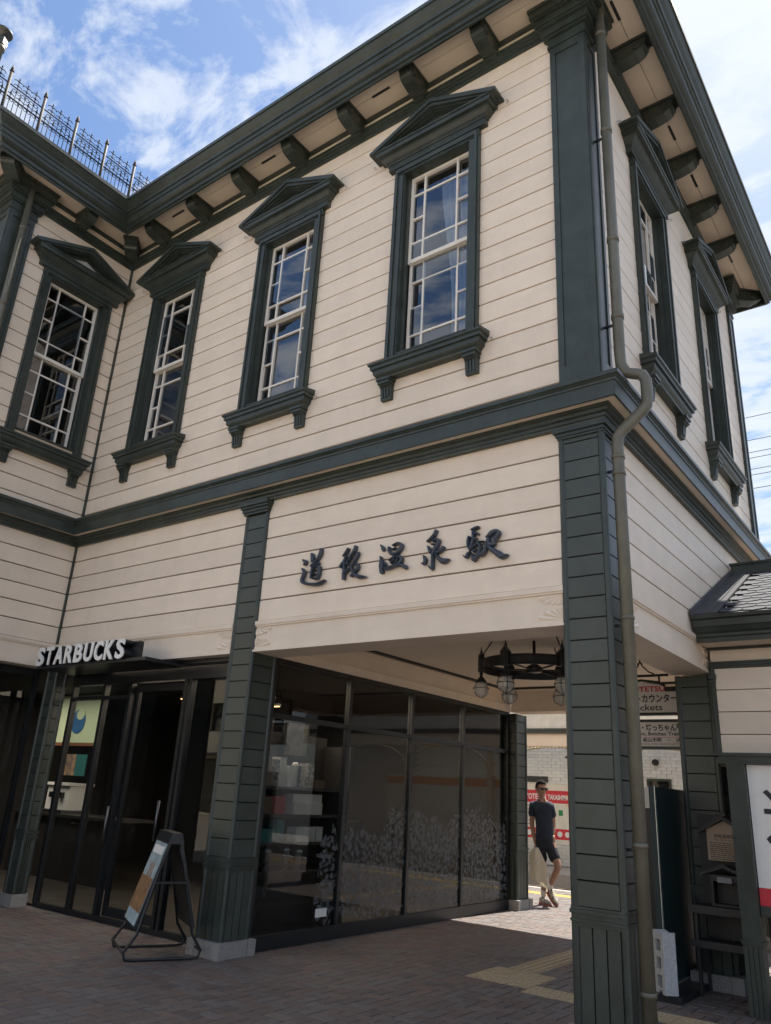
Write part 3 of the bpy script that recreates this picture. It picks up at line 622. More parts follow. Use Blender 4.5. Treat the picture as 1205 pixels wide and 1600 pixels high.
# ================================================================ LETTERS
BRUSH = [[[(-3.093,3.58,0.0084),(-3.061,3.554,0.0195),(-3.075,3.523,0.0083)],[(-2.982,3.631,0.0139),(-2.97,3.583,0.0194),(-2.968,3.539,0.0138)],[(-2.864,3.666,0.0139),(-2.872,3.613,0.0193),(-2.901,3.562,0.0137),(-2.958,3.516,0.0137),(-2.976,3.491,0.011)],[(-2.978,3.502,0.011),(-2.923,3.511,0.011),(-2.873,3.521,0.012)],[(-2.955,3.488,0.0121),(-2.962,3.43,0.012),(-2.964,3.382,0.0109)],[(-2.868,3.483,0.0152),(-2.865,3.418,0.0151),(-2.886,3.362,0.0151)],[(-2.955,3.488,0.0082),(-2.872,3.488,0.0109)],[(-2.964,3.382,0.0098),(-2.892,3.36,0.0108)],[(-2.937,3.448,0.0065),(-2.902,3.449,0.0065)],[(-2.942,3.406,0.0065),(-2.898,3.411,0.0065)],[(-3.081,3.483,0.0111),(-3.054,3.441,0.0154),(-3.074,3.395,0.0153),(-3.072,3.352,0.0153),(-2.991,3.321,0.0135),(-2.886,3.306,0.015),(-2.82,3.317,0.016),(-2.771,3.335,0.0053)]],[[(-2.515,3.623,0.0097),(-2.539,3.585,0.0145),(-2.574,3.546,0.0112)],[(-2.535,3.547,0.0112),(-2.558,3.499,0.0128),(-2.597,3.454,0.0143),(-2.592,3.437,0.008)],[(-2.558,3.499,0.0144),(-2.551,3.426,0.0143),(-2.553,3.364,0.0157),(-2.549,3.314,0.0141)],[(-2.426,3.632,0.0112),(-2.441,3.584,0.016),(-2.48,3.539,0.0127),(-2.506,3.524,0.0128)],[(-2.471,3.525,0.0111),(-2.51,3.483,0.0095),(-2.515,3.459,0.0111)],[(-2.386,3.564,0.0095),(-2.402,3.528,0.0158),(-2.432,3.476,0.0142),(-2.47,3.431,0.0126),(-2.513,3.393,0.011),(-2.55,3.37,0.011)],[(-2.511,3.455,0.0095),(-2.472,3.453,0.0095)],[(-2.463,3.43,0.0094),(-2.443,3.387,0.0125),(-2.421,3.354,0.014),(-2.362,3.319,0.0185),(-2.312,3.313,0.0138),(-2.278,3.31,0.0025)],[(-2.388,3.448,0.0125),(-2.384,3.405,0.0156),(-2.412,3.374,0.0125),(-2.447,3.342,0.0156),(-2.453,3.327,0.0093)]],[[(-2.127,3.596,0.0051),(-2.105,3.562,0.0151),(-2.095,3.534,0.0117)],[(-2.123,3.482,0.0067),(-2.113,3.444,0.0133),(-2.113,3.395,0.0198),(-2.101,3.335,0.0197),(-2.096,3.318,0.0098)],[(-2.084,3.431,0.0083),(-2.092,3.376,0.0132),(-2.106,3.345,0.0131)],[(-2.03,3.561,0.01),(-2.028,3.528,0.0133),(-2.003,3.495,0.0149),(-1.967,3.483,0.0148),(-1.933,3.495,0.0148),(-1.901,3.53,0.0181),(-1.891,3.557,0.0148),(-1.923,3.582,0.0116),(-1.961,3.578,0.0116),(-1.988,3.567,0.0067)],[(-1.989,3.529,0.0073),(-1.951,3.54,0.0073)],[(-2.018,3.428,0.0082),(-1.984,3.447,0.0099),(-1.946,3.458,0.0098),(-1.9,3.451,0.0131),(-1.883,3.42,0.0146),(-1.904,3.394,0.0162),(-1.927,3.384,0.0097)],[(-1.961,3.45,0.0066),(-1.967,3.425,0.0092),(-1.997,3.4,0.0082)],[(-1.915,3.447,0.0059),(-1.936,3.411,0.0091),(-1.957,3.388,0.0081)],[(-2.06,3.411,0.0066),(-2.049,3.377,0.0066)],[(-2.064,3.356,0.0131),(-2.01,3.359,0.0147),(-1.949,3.374,0.013),(-1.884,3.369,0.0145),(-1.841,3.347,0.0193),(-1.825,3.329,0.0128)]],[[(-1.523,3.647,0.0105),(-1.541,3.608,0.0149),(-1.577,3.575,0.0134),(-1.616,3.549,0.0054)],[(-1.556,3.545,0.0089),(-1.523,3.558,0.0119),(-1.495,3.542,0.0148),(-1.514,3.498,0.0176),(-1.539,3.461,0.0176),(-1.551,3.427,0.0146),(-1.552,3.369,0.0131),(-1.553,3.294,0.013)],[(-1.587,3.322,0.0044),(-1.569,3.302,0.0087),(-1.549,3.288,0.0087)],[(-1.601,3.505,0.0059),(-1.586,3.473,0.0148),(-1.568,3.441,0.0147)],[(-1.568,3.518,0.0044),(-1.541,3.517,0.0074)],[(-1.444,3.482,0.0131),(-1.453,3.457,0.0146),(-1.485,3.441,0.016),(-1.518,3.431,0.0117)],[(-1.521,3.426,0.0058),(-1.49,3.381,0.0145),(-1.45,3.35,0.023),(-1.417,3.348,0.0201),(-1.375,3.356,0.0023)],[(-1.641,3.422,0.0074),(-1.626,3.385,0.0147),(-1.635,3.351,0.0146),(-1.662,3.355,0.0035)]],[[(-1.093,3.605,0.0086),(-1.13,3.598,0.015),(-1.167,3.589,0.0065)],[(-1.148,3.577,0.0107),(-1.147,3.513,0.0149),(-1.16,3.464,0.0149),(-1.173,3.424,0.0127)],[(-1.143,3.555,0.0086),(-1.106,3.545,0.0119),(-1.096,3.535,0.0064)],[(-1.138,3.499,0.0085),(-1.11,3.494,0.0119)],[(-1.185,3.534,0.0107),(-1.196,3.491,0.012),(-1.192,3.443,0.0106),(-1.169,3.41,0.0106)],[(-1.169,3.414,0.0085),(-1.137,3.439,0.0127),(-1.091,3.454,0.0126),(-1.077,3.418,0.0147),(-1.09,3.37,0.0146),(-1.13,3.325,0.0167),(-1.144,3.306,0.0125)],[(-1.141,3.394,0.0126),(-1.104,3.401,0.0105)],[(-1.168,3.393,0.0084),(-1.196,3.372,0.0148),(-1.209,3.349,0.0105),(-1.238,3.369,0.0034)],[(-1.145,3.369,0.0084),(-1.139,3.318,0.0146)],[(-1.014,3.492,0.0076),(-0.969,3.527,0.021),(-0.924,3.537,0.0168),(-0.897,3.52,0.0125),(-0.924,3.487,0.0208),(-0.95,3.458,0.0187)],[(-0.996,3.49,0.0126),(-0.995,3.439,0.0188),(-0.95,3.429,0.0207),(-0.941,3.444,0.0125)],[(-1.013,3.442,0.0105),(-1.026,3.39,0.0166),(-1.058,3.357,0.0187),(-1.089,3.353,0.0125)],[(-0.995,3.414,0.0125),(-0.959,3.38,0.0186),(-0.901,3.335,0.0266),(-0.866,3.31,0.0244),(-0.809,3.316,0.0032)],[(-1.086,3.466,0.0042),(-1.032,3.462,0.0038)]]]
sn = thing('station_name_sign', 'five raised dark slate brush-written Japanese characters on the cream boards above the passage', 'sign', (-2, 0, 3.3))
def stroke(m, pts, lift):
    P = [Vector((x, 0, z)) for x, z, r_ in pts]; rr = [r_ for x, z, r_ in pts]
    Q = []; RR = []
    for i in range(len(P)-1):
        p0, p1, p2, p3 = P[max(i-1, 0)], P[i], P[i+1], P[min(i+2, len(P)-1)]
        for t in (0, .25, .5, .75): Q.append(.5*((2*p1)+(p2-p0)*t+(2*p0-5*p1+4*p2-p3)*t*t+(3*p1-p0-3*p2+p3)*t**3)); RR.append(rr[i]*(1-t)+rr[i+1]*t)
    Q.append(P[-1]); RR.append(rr[-1])
    vs = []; fs = []; n = 6
    for i, q in enumerate(Q):
        t = (Q[min(i+1, len(Q)-1)]-Q[max(i-1, 0)]).normalized(); s = Vector((-t.z, 0, t.x)); r_ = RR[i]*1.08
        for a, dep in ((-1, .0), (-.92, .034), (-.45, .042), (0.05, .046), (.55, .042), (.95, .032), (1, 0)): vs.append(q+s*r_*a+Vector((0, -dep-lift, 0)))
    k = 7
    for i in range(len(Q)-1):
        for j in range(k): fs.append((i*k+j, i*k+(j+1) % k, (i+1)*k+(j+1) % k, (i+1)*k+j))
    fs.append(tuple(range(k))); fs.append(tuple((len(Q)-1)*k+j for j in range(k)))
    m.add(vs, fs)
for ch in BRUSH:
    m = MB()
    for i, s_ in enumerate(ch): stroke(m, s_, .006+.0011*i)
    relm(sn, 'character', m.mesh('character', SIGNB))
sb = thing('coffee_shop_sign', 'white block-letter coffee shop sign standing on the black canopy over the glass doors', 'sign', (-6, -.4, 2.65))
xs = -6.90; LW_ = {'S': .178, 'T': .178, 'A': .205, 'R': .185, 'B': .185, 'U': .19, 'C': .185, 'K': .195}
for ch in 'STARBUCKS':
    wd = LW_[ch]
    fm = text_mesh('letter_face', ch, .285, WHITE, .006, width=wd-.024, bold=.009); rm = text_mesh('letter_return', ch, .285, BLACK, .05, width=wd-.024, bold=.009)
    M = Matrix.Translation((xs, -.40, 2.662)) @ Matrix.Rotation(R(90), 4, 'X')
    l = relm(sb, 'letter', rm, M); link('letter_face', fm, l, Matrix.Translation((0, 0, .063))); xs += wd+.008
relm(sb, 'mounting_bar', MB().box(-6.93, -5.08, -.35, -.30, 2.68, 2.85).mesh('mounting_bar', BLACK))
# ================================================================ PAVEMENT AND GROUND
def struct(name, m, mt): return m.build(name, mt, None, kind='structure')
g = MB(); g.box(-900, 900, -900, 900, -.6, -.35); struct('ground', g, ASPH)
tb = MB(); tb.box(-60, 60, 8.75, 11.6, -.349, -.26); struct('track_bed', tb, mat('ballast', (.07, .06, .055), .95, .3, 40, .8, 60))
pv = struct('pavement', MB().box(-14, 14, -5.2, 8.6, -.345, -.016), MORT)
MB().box(-60, 60, 8.602, 8.75, -.345, .0).build('platform_coping', mat('coping_concrete', (.42, .38, .33), .8, .1, 20, .2, 80), None, kind='structure')
MB().box(-80, 80, -60, -5.202, -.345, -.004).build('plaza', PLAZA, None, kind='structure')
MB().box(-60, 60, 11.6, 15, -.345, .0).build('far_platform', MATS['coping_concrete'], None, kind='structure')
U_ = .105; ZN = [(-1.94, -1.33, 1.24, 1.86), (-1.83, -1.53, 1.86, 7.7), (-1.33, 4.5, 1.10, 1.41), (-14, 14, 7.72, 8.03), (-12, -3.72, .24, 5.5), (-12, -7.5, -5, .24)]
rects = []
for i in range(-125, 60):
    for j in range(-50, 83):
        k = (i-j) % 4
        if k == 0: q = (i*U_, (i+2)*U_, j*U_, (j+1)*U_)
        elif k == 3: q = (i*U_, (i+1)*U_, j*U_, (j+2)*U_)
        else: continue
        if q[3] > 8.6: q = (q[0], q[1], q[2], 8.6)
        hs = [h for h in ZN if h[0] < q[1] and h[1] > q[0] and h[2] < q[3] and h[3] > q[2]]
        for c in (cells(*q, hs) if hs else [q]):
            if c[1]-c[0] > .02 and c[3]-c[2] > .02: rects.append(c)
def key(c):
    p = proj(((c[0]+c[1])/2, (c[2]+c[3])/2, 0))
    if not p or not (-20 < p[0] < 1225 and -20 < p[1] < 1620): return 1e9
    if p[1] < 1300: return 1e8
    return p[2]
rects.sort(key=key)
def paver_mb(m, c, mt=None, dz=0, tilt=(0, 0)):
    g = .0038; b = .004; x0, x1, y0, y1 = c[0]+g, c[1]-g, c[2]+g, c[3]-g
    zt = lambda x, y: dz+tilt[0]*(x-x0)+tilt[1]*(y-y0)
    vs = [(x0, y0, -.02), (x1, y0, -.02), (x1, y1, -.02), (x0, y1, -.02), (x0, y0, dz-b), (x1, y0, dz-b), (x1, y1, dz-b), (x0, y1, dz-b)]
    vs += [(x, y, zt(x, y)) for x, y in ((x0+b, y0+b), (x1-b, y0+b), (x1-b, y1-b), (x0+b, y1-b))]
    m.add(vs, [(0, 1, 5, 4), (1, 2, 6, 5), (2, 3, 7, 6), (3, 0, 4, 7), (4, 5, 9, 8), (5, 6, 10, 9), (6, 7, 11, 10), (7, 4, 8, 11), (8, 9, 10, 11)], mt)
def pcol(c):
    x, y = c[0], c[2]; s_ = math.sin(x*1.3+.7)*math.sin(y*1.7+1.1)+random.gauss(0, .5)
    wts = (4, 3, 4, 3, .5) if s_ < 0 else (4, 1.4, 6, 2, .4)
    return random.choices(BRW, wts)[0]
st_ = MB()
for n_, c in enumerate(rects):
    if n_ < 300:
        m = MB(); paver_mb(m, c, pcol(c), random.uniform(-.0012, .0012), (random.uniform(-.008, .008), random.uniform(-.008, .008))); m.build('paver', None, pv)
    else: paver_mb(st_, c, pcol(c), random.uniform(-.0012, .0012), (random.uniform(-.006, .006), random.uniform(-.006, .006)))
st_.build('pavers', None, pv, kind='stuff')
def tact(kind, mt):
    m = MB(); m.box(.002, .298, .002, .298, -.018, -.001)
    if kind == 'dot':
        for a in range(5):
            for b in range(5): m.lathe([(.018, 0), (.012, .005), (.001, .0052)], (.03+a*.06, .03+b*.06, -.001), 8)
    else:
        for a in range(4): m.box(.03+a*.072, .052+a*.072, .01, .29, -.001, .004)
    return m.mesh('tactile_tile', mt)
td, tg, tdy = tact('dot', TACT), tact('bar', TACT), tact('dot', TACTY)
for a in (-1.93, -1.63):
    for b in (1.25, 1.55): link('tactile_tile', td, pv, Matrix.Translation((a, b, 0)))
for k in range(19): link('tactile_tile', tg, pv, Matrix.Translation((-1.83, 1.87+k*.3, 0)))
for k in range(14): link('tactile_tile', tg, pv, Matrix.Translation((-1.32+(k+1)*.3, 1.105, 0)) @ Matrix.Rotation(R(90), 4, 'Z'))
for k in range(44): link('tactile_tile', tdy, pv, Matrix.Translation((-9+k*.3, 7.725, 0)))
for n_, y in enumerate((9.25, 10.32)):
    m = MB(); m.prism([(y-.035, -.14), (y+.035, -.14), (y+.035, -.17), (y+.01, -.18), (y+.01, -.24), (y+.06, -.259), (y-.06, -.259), (y-.01, -.24), (y-.01, -.18), (y-.035, -.17)], 'x', -40, 40)
    tag(m.build('tram_rail', mat('rail_steel', (.22, .17, .13), .4, .2, 20, metal=.7)), ('near', 'far')[n_]+' rail of the tram line beyond the platform edge', 'rail')
# ================================================================ ROOF CRESTING AND VENT
cr_ = thing('roof_cresting', 'row of wrought iron spiked cresting along the left roof', 'fence', (-8.0, -2.2, 10.25))
def crest_bar(h, tall):
    m = MB(); m.tube([(0, 0, 0), (0, 0, h)], .006, 5); m.tube([(0, 0, h), (0, 0, h+.05)], [.012, .001], 5)
    for zc, rr in (((h-.06, .035), (h-.14, .03)) if tall else ((h-.05, .028),)):
        for s in (-1, 1):
            m.tube([(0, s*(.0+rr*(1-math.cos(a))), zc+rr*math.sin(a)*.9) for a in [q*math.pi/5 for q in range(6)]], .006, 4)
        m.tube([(0, -.02, zc+.03), (0, .02, zc+.03)], .008, 4)
    if tall:
        for s in (-1, 1): m.tube([(0, s*(.035+.03*math.cos(a)), h-.24+.03*math.sin(a)) for a in [q*math.pi/4 for q in range(9)]], .0055, 4)
    else:
        for s in (-1, 1): m.tube([(0, s*(.03+.025*math.cos(a)), h-.13+.025*math.sin(a)) for a in [q*math.pi/4 for q in range(9)]], .0055, 4)
    return m.mesh('bar', IRON)
bt, bs = crest_bar(1.02, True), crest_bar(.72, False)
pm = MB(); pm.tube([(0, 0, 0), (0, 0, 1.08)], .024, 8); pm.lathe([(.024, 1.07), (.036, 1.075), (.02, 1.09), (.028, 1.11), (.001, 1.2)], n=8); pm = pm.mesh('post', RUST)
for k in range(9):
    y = .04+(k-1)*.55; link('post', pm, cr_, Matrix.Translation((0, y, 0)))
    for q in range(1, 4): link('bar', bt, cr_, Matrix.Translation((0, y+q*.1375, 0)))
    for q in range(4): link('bar', bs, cr_, Matrix.Translation((0, y+.0687+q*.1375, 0)))
for z in (.30, .62, .84): link('rail', MB().box(-.007, .007, -.6, 4.6, z, z+.014).mesh('rail', IRON), cr_)
fl = thing('roof_vent_pipe', 'slim metal vent pipe with a domed cowl at the left roof edge', 'vent', (-8.0, -2.42, 10.2))
link('pipe', MB().lathe([(.075, 0), (.07, 1.30), (.09, 1.31), (.09, 1.36), (.07, 1.37)], n=14).mesh('pipe', PIPE), fl)
link('collar', MB().lathe([(.085, 1.37), (.10, 1.38), (.10, 1.50), (.085, 1.52), (.04, 1.53)], n=6, smooth=False).mesh('collar', GREEN), fl)
link('cowl', MB().lathe([(.035, 1.53), (.035, 1.60), (.13, 1.61), (.145, 1.64), (.10, 1.69), (.02, 1.72), (.012, 1.78), (.001, 1.80)], n=16).mesh('cowl', mat('worn_metal', (.13, .13, .12), .5, .2, 20, metal=.8)), fl)
# ================================================================ CHANDELIER
ch = thing('ring_chandelier', 'black iron ring chandelier with caged glass globes hanging in the passage', 'lamp', (-1.49, 1.8, 2.675), R(25.5))
rg = MB(); n = 40; R0 = .525
pr = [(R0-.012, 0), (R0+.004, 0), (R0+.010, .01), (R0+.004, .02), (R0+.004, .085), (R0+.010, .09), (R0+.010, .10), (R0-.012, .10)]
vs = []; fs = []
for k in range(n):
    a = 2*math.pi*k/n
    for r_, z in pr: vs.append((r_*math.cos(a), r_*math.sin(a), z))
L8 = len(pr)
for k in range(n):
    for j in range(L8): fs.append((k*L8+j, k*L8+(j+1) % L8, ((k+1) % n)*L8+(j+1) % L8, ((k+1) % n)*L8+j))
rg.add(vs, fs); link('ring', rg.mesh('ring', BLACK), ch)
for k in range(6):
    a = R(60*k); c_, s_ = math.cos(a), math.sin(a)
    link('spoke', MB().tube([(0, 0, .02), (c_*R0, s_*R0, .03)], .009, 6).mesh('spoke', BLACK), ch)
    p = MB(); T = Matrix.Rotation(a, 4, 'Z') @ Matrix.Translation((R0+.01, 0, 0)); p.T = T
    p.box(-.03, .03, -.045, .045, -.01, .125); p.prism([(-.045, .125), (.045, .125), (0, .175)], 'x', -.03, .03); p.tube([(0, 0, .16), (0, 0, .19), (0, 0, .21), (0, 0, .25)], [.008, .016, .008, .002], 8)
    link('bracket', p.mesh('bracket', BLACK), ch)
    ft = MB(); ft.T = T; ft.lathe([(.012, -.01), (.02, -.03), (.012, -.05), (.03, -.07), (.055, -.10), (.06, -.115), (.02, -.115)], n=12); lf = link('lamp_holder', ft.mesh('lamp_holder', BLACK), ch)
    gb = MB(); gb.T = T; gb.lathe([(.045, -.112), (.062, -.13), (.074, -.16), (.077, -.185), (.070, -.22), (.05, -.247), (.02, -.262), (.001, -.264)], n=18); link('globe', gb.mesh('globe', GLOBE), lf)
    cg = MB(); cg.T = T
    for q in range(4):
        b = R(90*q+45); cg.tube([((.062+.02*math.sin(math.pi*min(1, t*1.1)))*math.cos(b)*(1 if t < .8 else (1-t)*5), (.062+.02*math.sin(math.pi*min(1, t*1.1)))*math.sin(b)*(1 if t < .8 else (1-t)*5), -.115-t*.157) for t in (0, .15, .3, .45, .6, .75, .85, .93, 1)], .003, 4)
    cg.tube([(.085*math.cos(R(20*q)), .085*math.sin(R(20*q)), -.175) for q in range(19)], .004, 4)
    link('cage', cg.mesh('cage', BLACK), lf)
link('hub', MB().lathe([(.07, .0), (.085, .02), (.085, .05), (.05, .07), (.02, .09)], n=16).mesh('hub', BLACK), ch)
link('rod', MB().tube([(0, 0, .06), (0, 0, .32)], .016, 8).mesh('rod', BLACK), ch)
for k in (1, 3, 5):
    a = R(60*k); m = MB(); n = 14; p0 = Vector((math.cos(a)*R0, math.sin(a)*R0, .16)); p1 = Vector((math.cos(a)*.42, math.sin(a)*.42, .32)); 
    for i in range(n):
        c_ = p0.lerp(p1, (i+.5)/n); d = (p1-p0).normalized(); s_ = d.orthogonal().normalized() if i % 2 else d.cross(d.orthogonal()).normalized()
        m.tube([c_+d*.013*math.cos(q)+s_*.007*math.sin(q) for q in [x_*math.pi/3 for x_ in range(7)]], .0028, 4)
    link('chain', m.mesh('chain', BLACK), ch)
# ================================================================ A-FRAME SIGN
af = thing('a_frame_sign', 'black tubular A-frame pavement sign with a pale picture panel beside the glass doors', 'sign', (-4.20, -.30, 0), R(63))
# local x = spread of the legs, local y = width of the board
H_ = 1.0; SX = .33; WY2 = .30
for sy in (-1, 1):
    y = sy*WY2
    link('leg_frame', MB().tube([(-.02, y*.8, H_-.03), (-.10, y*.85, .75), (-.24, y, .20), (-SX, y, .07), (-SX+.02, y, .02), (-SX+.08, y, .014), (SX-.08, y, .014), (SX-.02, y, .02), (SX, y, .07), (.24, y, .20), (.10, y*.85, .75), (.02, y*.8, H_-.03)], .013, 8).mesh('leg_frame', BLACK), af)
for s in (-1, 1):
    a = math.atan2(.235, .80)
    p = MB(); p.T = Matrix.Translation((s*.045, 0, .95)) @ Matrix.Rotation(s*a*-1, 4, 'Y'); p.box(-.012, .012, -.27, .27, -.74, .0); q = link('sign_panel', p.mesh('sign_panel', BLACK), af)
    p = MB(); p.T = Matrix.Translation((s*.045, 0, .95)) @ Matrix.Rotation(s*a*-1, 4, 'Y'); x0, x1 = sorted((s*.0125, s*.0165)); p.box(x0, x1, -.25, .25, -.72, -.02)
    link('poster', p.mesh('poster', mat('poster_print', (.34, .42, .44), .5, .5, 6, col2=(.22, .27, .27))), q)
    for (b0, b1, c0, c1, mt_) in ((-.25, .25, -.62, -.34, mat('poster_wood', (.34, .19, .08), .5, .5, 14, col2=(.10, .05, .03))), (-.12, .08, -.52, -.22, mat('poster_drink', (.12, .07, .05), .5, .5, 20, col2=(.55, .50, .42))), (-.20, .20, -.14, -.07, WHITE)):
        p = MB(); p.T = Matrix.Translation((s*.045, 0, .95)) @ Matrix.Rotation(s*a*-1, 4, 'Y'); e0, e1 = sorted((s*.0166, s*(.0175+.0006*abs(b0*10)))); p.box(e0, e1, b0, b1, c0, c1); link('poster_picture', p.mesh('poster_picture', mt_), q)
link('top_cap', MB().prism([(-.075, .92), (.075, .92), (.045, 1.01), (-.045, 1.01)], 'y', -.28, .28).mesh('top_cap', BLACK), af)
link('cross_bar', MB().tube([(SX, -WY2, .07), (SX, WY2, .07)], .011, 8).mesh('cross_bar', BLACK), af); link('cross_bar', MB().tube([(-SX, -WY2, .07), (-SX, WY2, .07)], .011, 8).mesh('cross_bar', BLACK), af)
link('spreader', MB().box(-.14, .14, -.30, -.285, .60, .615).mesh('spreader', BLACK), af)
# ================================================================ THINGS IN THE RIGHT-HAND OPENING
GP = mat('dark_green_panel', (.007, .024, .026), .5, .1, 4)
gp = thing('folding_screen', 'tall dark green display panel standing on a black foot in the right opening', 'panel', (-.42, 2.45, 0))
for nm, b, mt in (('panel', (-.025, .025, -.50, .52, .06, 1.63), GP), ('frame_edge', (-.03, .022, -.52, -.501, .05, 1.64), GP), ('edge_strip', (.0221, .028, -.53, -.501, .05, 1.64), mat('aluminium', (.5, .55, .53), .3, metal=.8)), ('foot', (-.17, .20, -.72, .50, .0, .05), BLACK), ('bottom_rail', (.026, .03, -.5, .52, .06, .075), MATS['aluminium'])):
    link(nm, MB().box(*b).mesh(nm, mt), gp)
wd = thing('white_framed_board', 'black board in a white frame behind the dark green panel', 'board', (-.86, 3.2, 0))
link('board', MB().box(-.26, .045, .0, .02, .12, 1.45).mesh('board', BLACK), wd); link('frame', MB().box(-.30, .05, -.005, .025, 1.45, 1.66).box(.045, .08, -.005, .025, .0, 1.66).box(-.30, -.26, -.005, .025, .0, 1.66).mesh('frame', WHITE), wd)
cb = thing('concrete_block', 'grey hollow concrete block standing on end against the dark green panel', 'block', (-.355, 1.80, .052), R(-46))
m = MB(); W2, D2, H2 = .10, .055, .43
holes = [(-.04, .04, .045+k*.13, .045+k*.13+.085) for k in range(3)]
for c in cells(-.085, .085, .0, H2, holes+[(-.03, .03, -.01, .022)]): m.box(c[0], c[1], -D2, D2, c[2], c[3])
m.prism([(-.085, H2+.0005), (.085, H2+.0005), (.085, H2+.02), (.03, H2+.012), (0, H2+.003), (-.03, H2+.012), (-.085, H2+.02)], 'y', -D2, D2)
m.box(-.08, .08, D2-.012, D2-.002, .02, H2-.02)
link('block', m.mesh('block', CONC), cb)
tbl = thing('stamp_stand', 'dark wooden stand with a desk and a lower shelf against the green pillar', 'stand', (0, 2.3, 0))
for b in ((-.23, .20, -.10, .20, .655, .685), (-.25, .22, -.13, -.10, .63, .69), (-.23, .20, -.08, .20, .385, .405), (-.25, .22, -.11, -.08, .365, .42)): link('shelf', MB().box(*b).mesh('shelf', WOODD), tbl)
for x in (-.215, .185):
    for y in (-.09, .17): link('leg', MB().box(x, x+.025, y, y+.025, 0, .655 if y < 0 else .655).mesh('leg', WOODD), tbl)
link('back_panel', MB().box(-.20, .18, .195, .21, .42, 1.42).mesh('back_panel', WOODD), tbl)
nb = thing('gabled_notice', 'small gabled notice plaque of pale wood with lines of black writing', 'notice', (.04, 2.42, 1.2))
link('plaque', MB().prism([(-.15, -.155), (.15, -.155), (.15, .10), (.0, .175), (-.15, .10)], 'y', -.01, .01).mesh('plaque', PLAQ), nb)
link('roof', MB().prism([(-.22, .085), (-.21, .065), (0, .185), (.21, .065), (.22, .085), (0, .225)], 'y', -.06, .02).mesh('roof', WOODD), nb)
link('ridge', MB().box(-.04, .04, -.065, .03, .218, .24).mesh('ridge', WOODD), nb)
def tx(par, body, size, x, y, z, mt, width=None, bold=0, ex=.0006): link('lettering', text_mesh('lettering', body, size, mt, ex, width=width, bold=bold), par, Matrix.Translation((x, y, z)) @ Matrix.Rotation(R(90), 4, 'X'))
tx(nb, '道後温泉駅', .036, -.09, -.012, .035, INK, .18); tx(nb, 'Dogo Onsen Station', .018, -.09, -.012, .012, INK, .18)
m = MB()
for k in range(9):
    x = -.13
    while x < .12:
        l_ = random.uniform(.012, .045); m.box(x, min(x+l_, .13), -.0115, -.0105, -.006-k*.0165-.006, -.006-k*.0165); x += l_+.006
link('small_print', m.mesh('small_print', INK), nb)
sh = thing('stamp_box', 'small dark house-shaped box with an open front on the desk of the stand', 'box', (.04, 2.36, .686))
link('case', MB().box(-.12, .12, .06, .08, .0, .25).box(-.12, -.10, -.06, .06, 0, .25).box(.10, .12, -.06, .06, 0, .25).box(-.10, .10, -.06, .06, 0, .02).box(-.10, .10, -.06, .06, .20, .25).mesh('case', WOODD), sh)
link('roof', MB().prism([(-.19, .235), (-.19, .26), (0, .335), (.19, .26), (.19, .235), (0, .31)], 'y', -.10, .08).mesh('roof', WOODD), sh)
link('plaque', MB().box(-.06, .06, -.075, -.062, .19, .235).mesh('plaque', mat('pale_plate', (.22, .23, .25), .4)), sh)
# ---------------------------------------------------------------- hanging ticket signs
SP = mat('sign_face', (.78, .74, .72), .45, .03); BLUE = mat('sign_blue', (.02, .035, .14), .5); SRED = mat('sign_red_text', (.70, .04, .06), .5)
hs_ = thing('ticket_counter_sign', 'hanging ticket counter sign with red and black lettering in a black arched frame', 'sign', (-.885, 3.2, 2.42))
link('panel', MB().prism([(-.42, 0), (.42, 0), (.42, .22), (.25, .22), (.25, .27), (.18, .30), (0, .325), (-.18, .30), (-.25, .27), (-.25, .22), (-.42, .22)], 'y', -.015, .015).mesh('panel', SP), hs_)
fm = MB(); fm.box(-.44, .44, -.025, .025, -.03, 0); fm.box(.42, .445, -.025, .025, 0, .22); fm.box(-.445, -.42, -.025, .025, 0, .22); fm.box(.26, .445, -.025, .025, .2205, .27); fm.box(-.445, -.26, -.025, .025, .2205, .27)
fm.tube([(.26, 0, .28), (.18, 0, .325), (0, 0, .35), (-.18, 0, .325), (-.26, 0, .28)], .014, 6); link('frame', fm.mesh('frame', BLACK), hs_)
tx(hs_, 'IYOTETSU', .078, -.18, -.017, .225, SRED, .44, .002); tx(hs_, 'チケットカウンター', .095, -.31, -.017, .115, INK, .69, .0025); tx(hs_, 'Tickets', .09, -.12, -.017, .025, INK, .34, .001)
hk = MB(); hk.box(-.30, .30, -.012, .012, .385, .41); hk.tube([(.2, 0, .32), (.2, 0, .39)], .012, 6); hk.tube([(-.2, 0, .32), (-.2, 0, .39)], .012, 6); hk.tube([(-.05, 0, .41), (-.05, 0, .58)], .012, 6)
for s in (-1, 1): hk.tube([(-.0+s*.0, 0, .56), (s*.03, 0, .50), (s*.09, 0, .44), (s*.15, 0, .415)], .008, 5); hk.tube([(s*.03+.03*s*math.cos(a), 0, .56+.03*math.sin(a)) for a in [q*math.pi/4 for q in range(7)]], .007, 5)
link('hanger', hk.mesh('hanger', BLACK), hs_)
h2 = thing('tram_direction_sign', 'lower hanging sign in Japanese and English pointing to the trams', 'sign', (-.80, 3.2, 2.04))
link('panel', MB().box(-.48, .46, -.012, .012, .03, .28).mesh('panel', SP), h2); link('frame', MB().box(-.49, .47, -.02, .02, .0, .03).box(-.49, .47, -.02, .02, .28, .31).mesh('frame', BLACK), h2)
tx(h2, '市内電車・坊っちゃん列車', .078, -.38, -.014, .195, INK, .77, .002); tx(h2, 'Tram, Botchan Train', .05, -.20, -.014, .143, INK, .50, .001)
tx(h2, '道後温泉　－　松山市駅　－　JR松山駅', .045, -.45, -.014, .08, INK, .90, .001); tx(h2, 'Dogo Onsen, Matsuyama City Station, JR Matsuyama', .02, -.45, -.014, .05, INK, .90, .0)
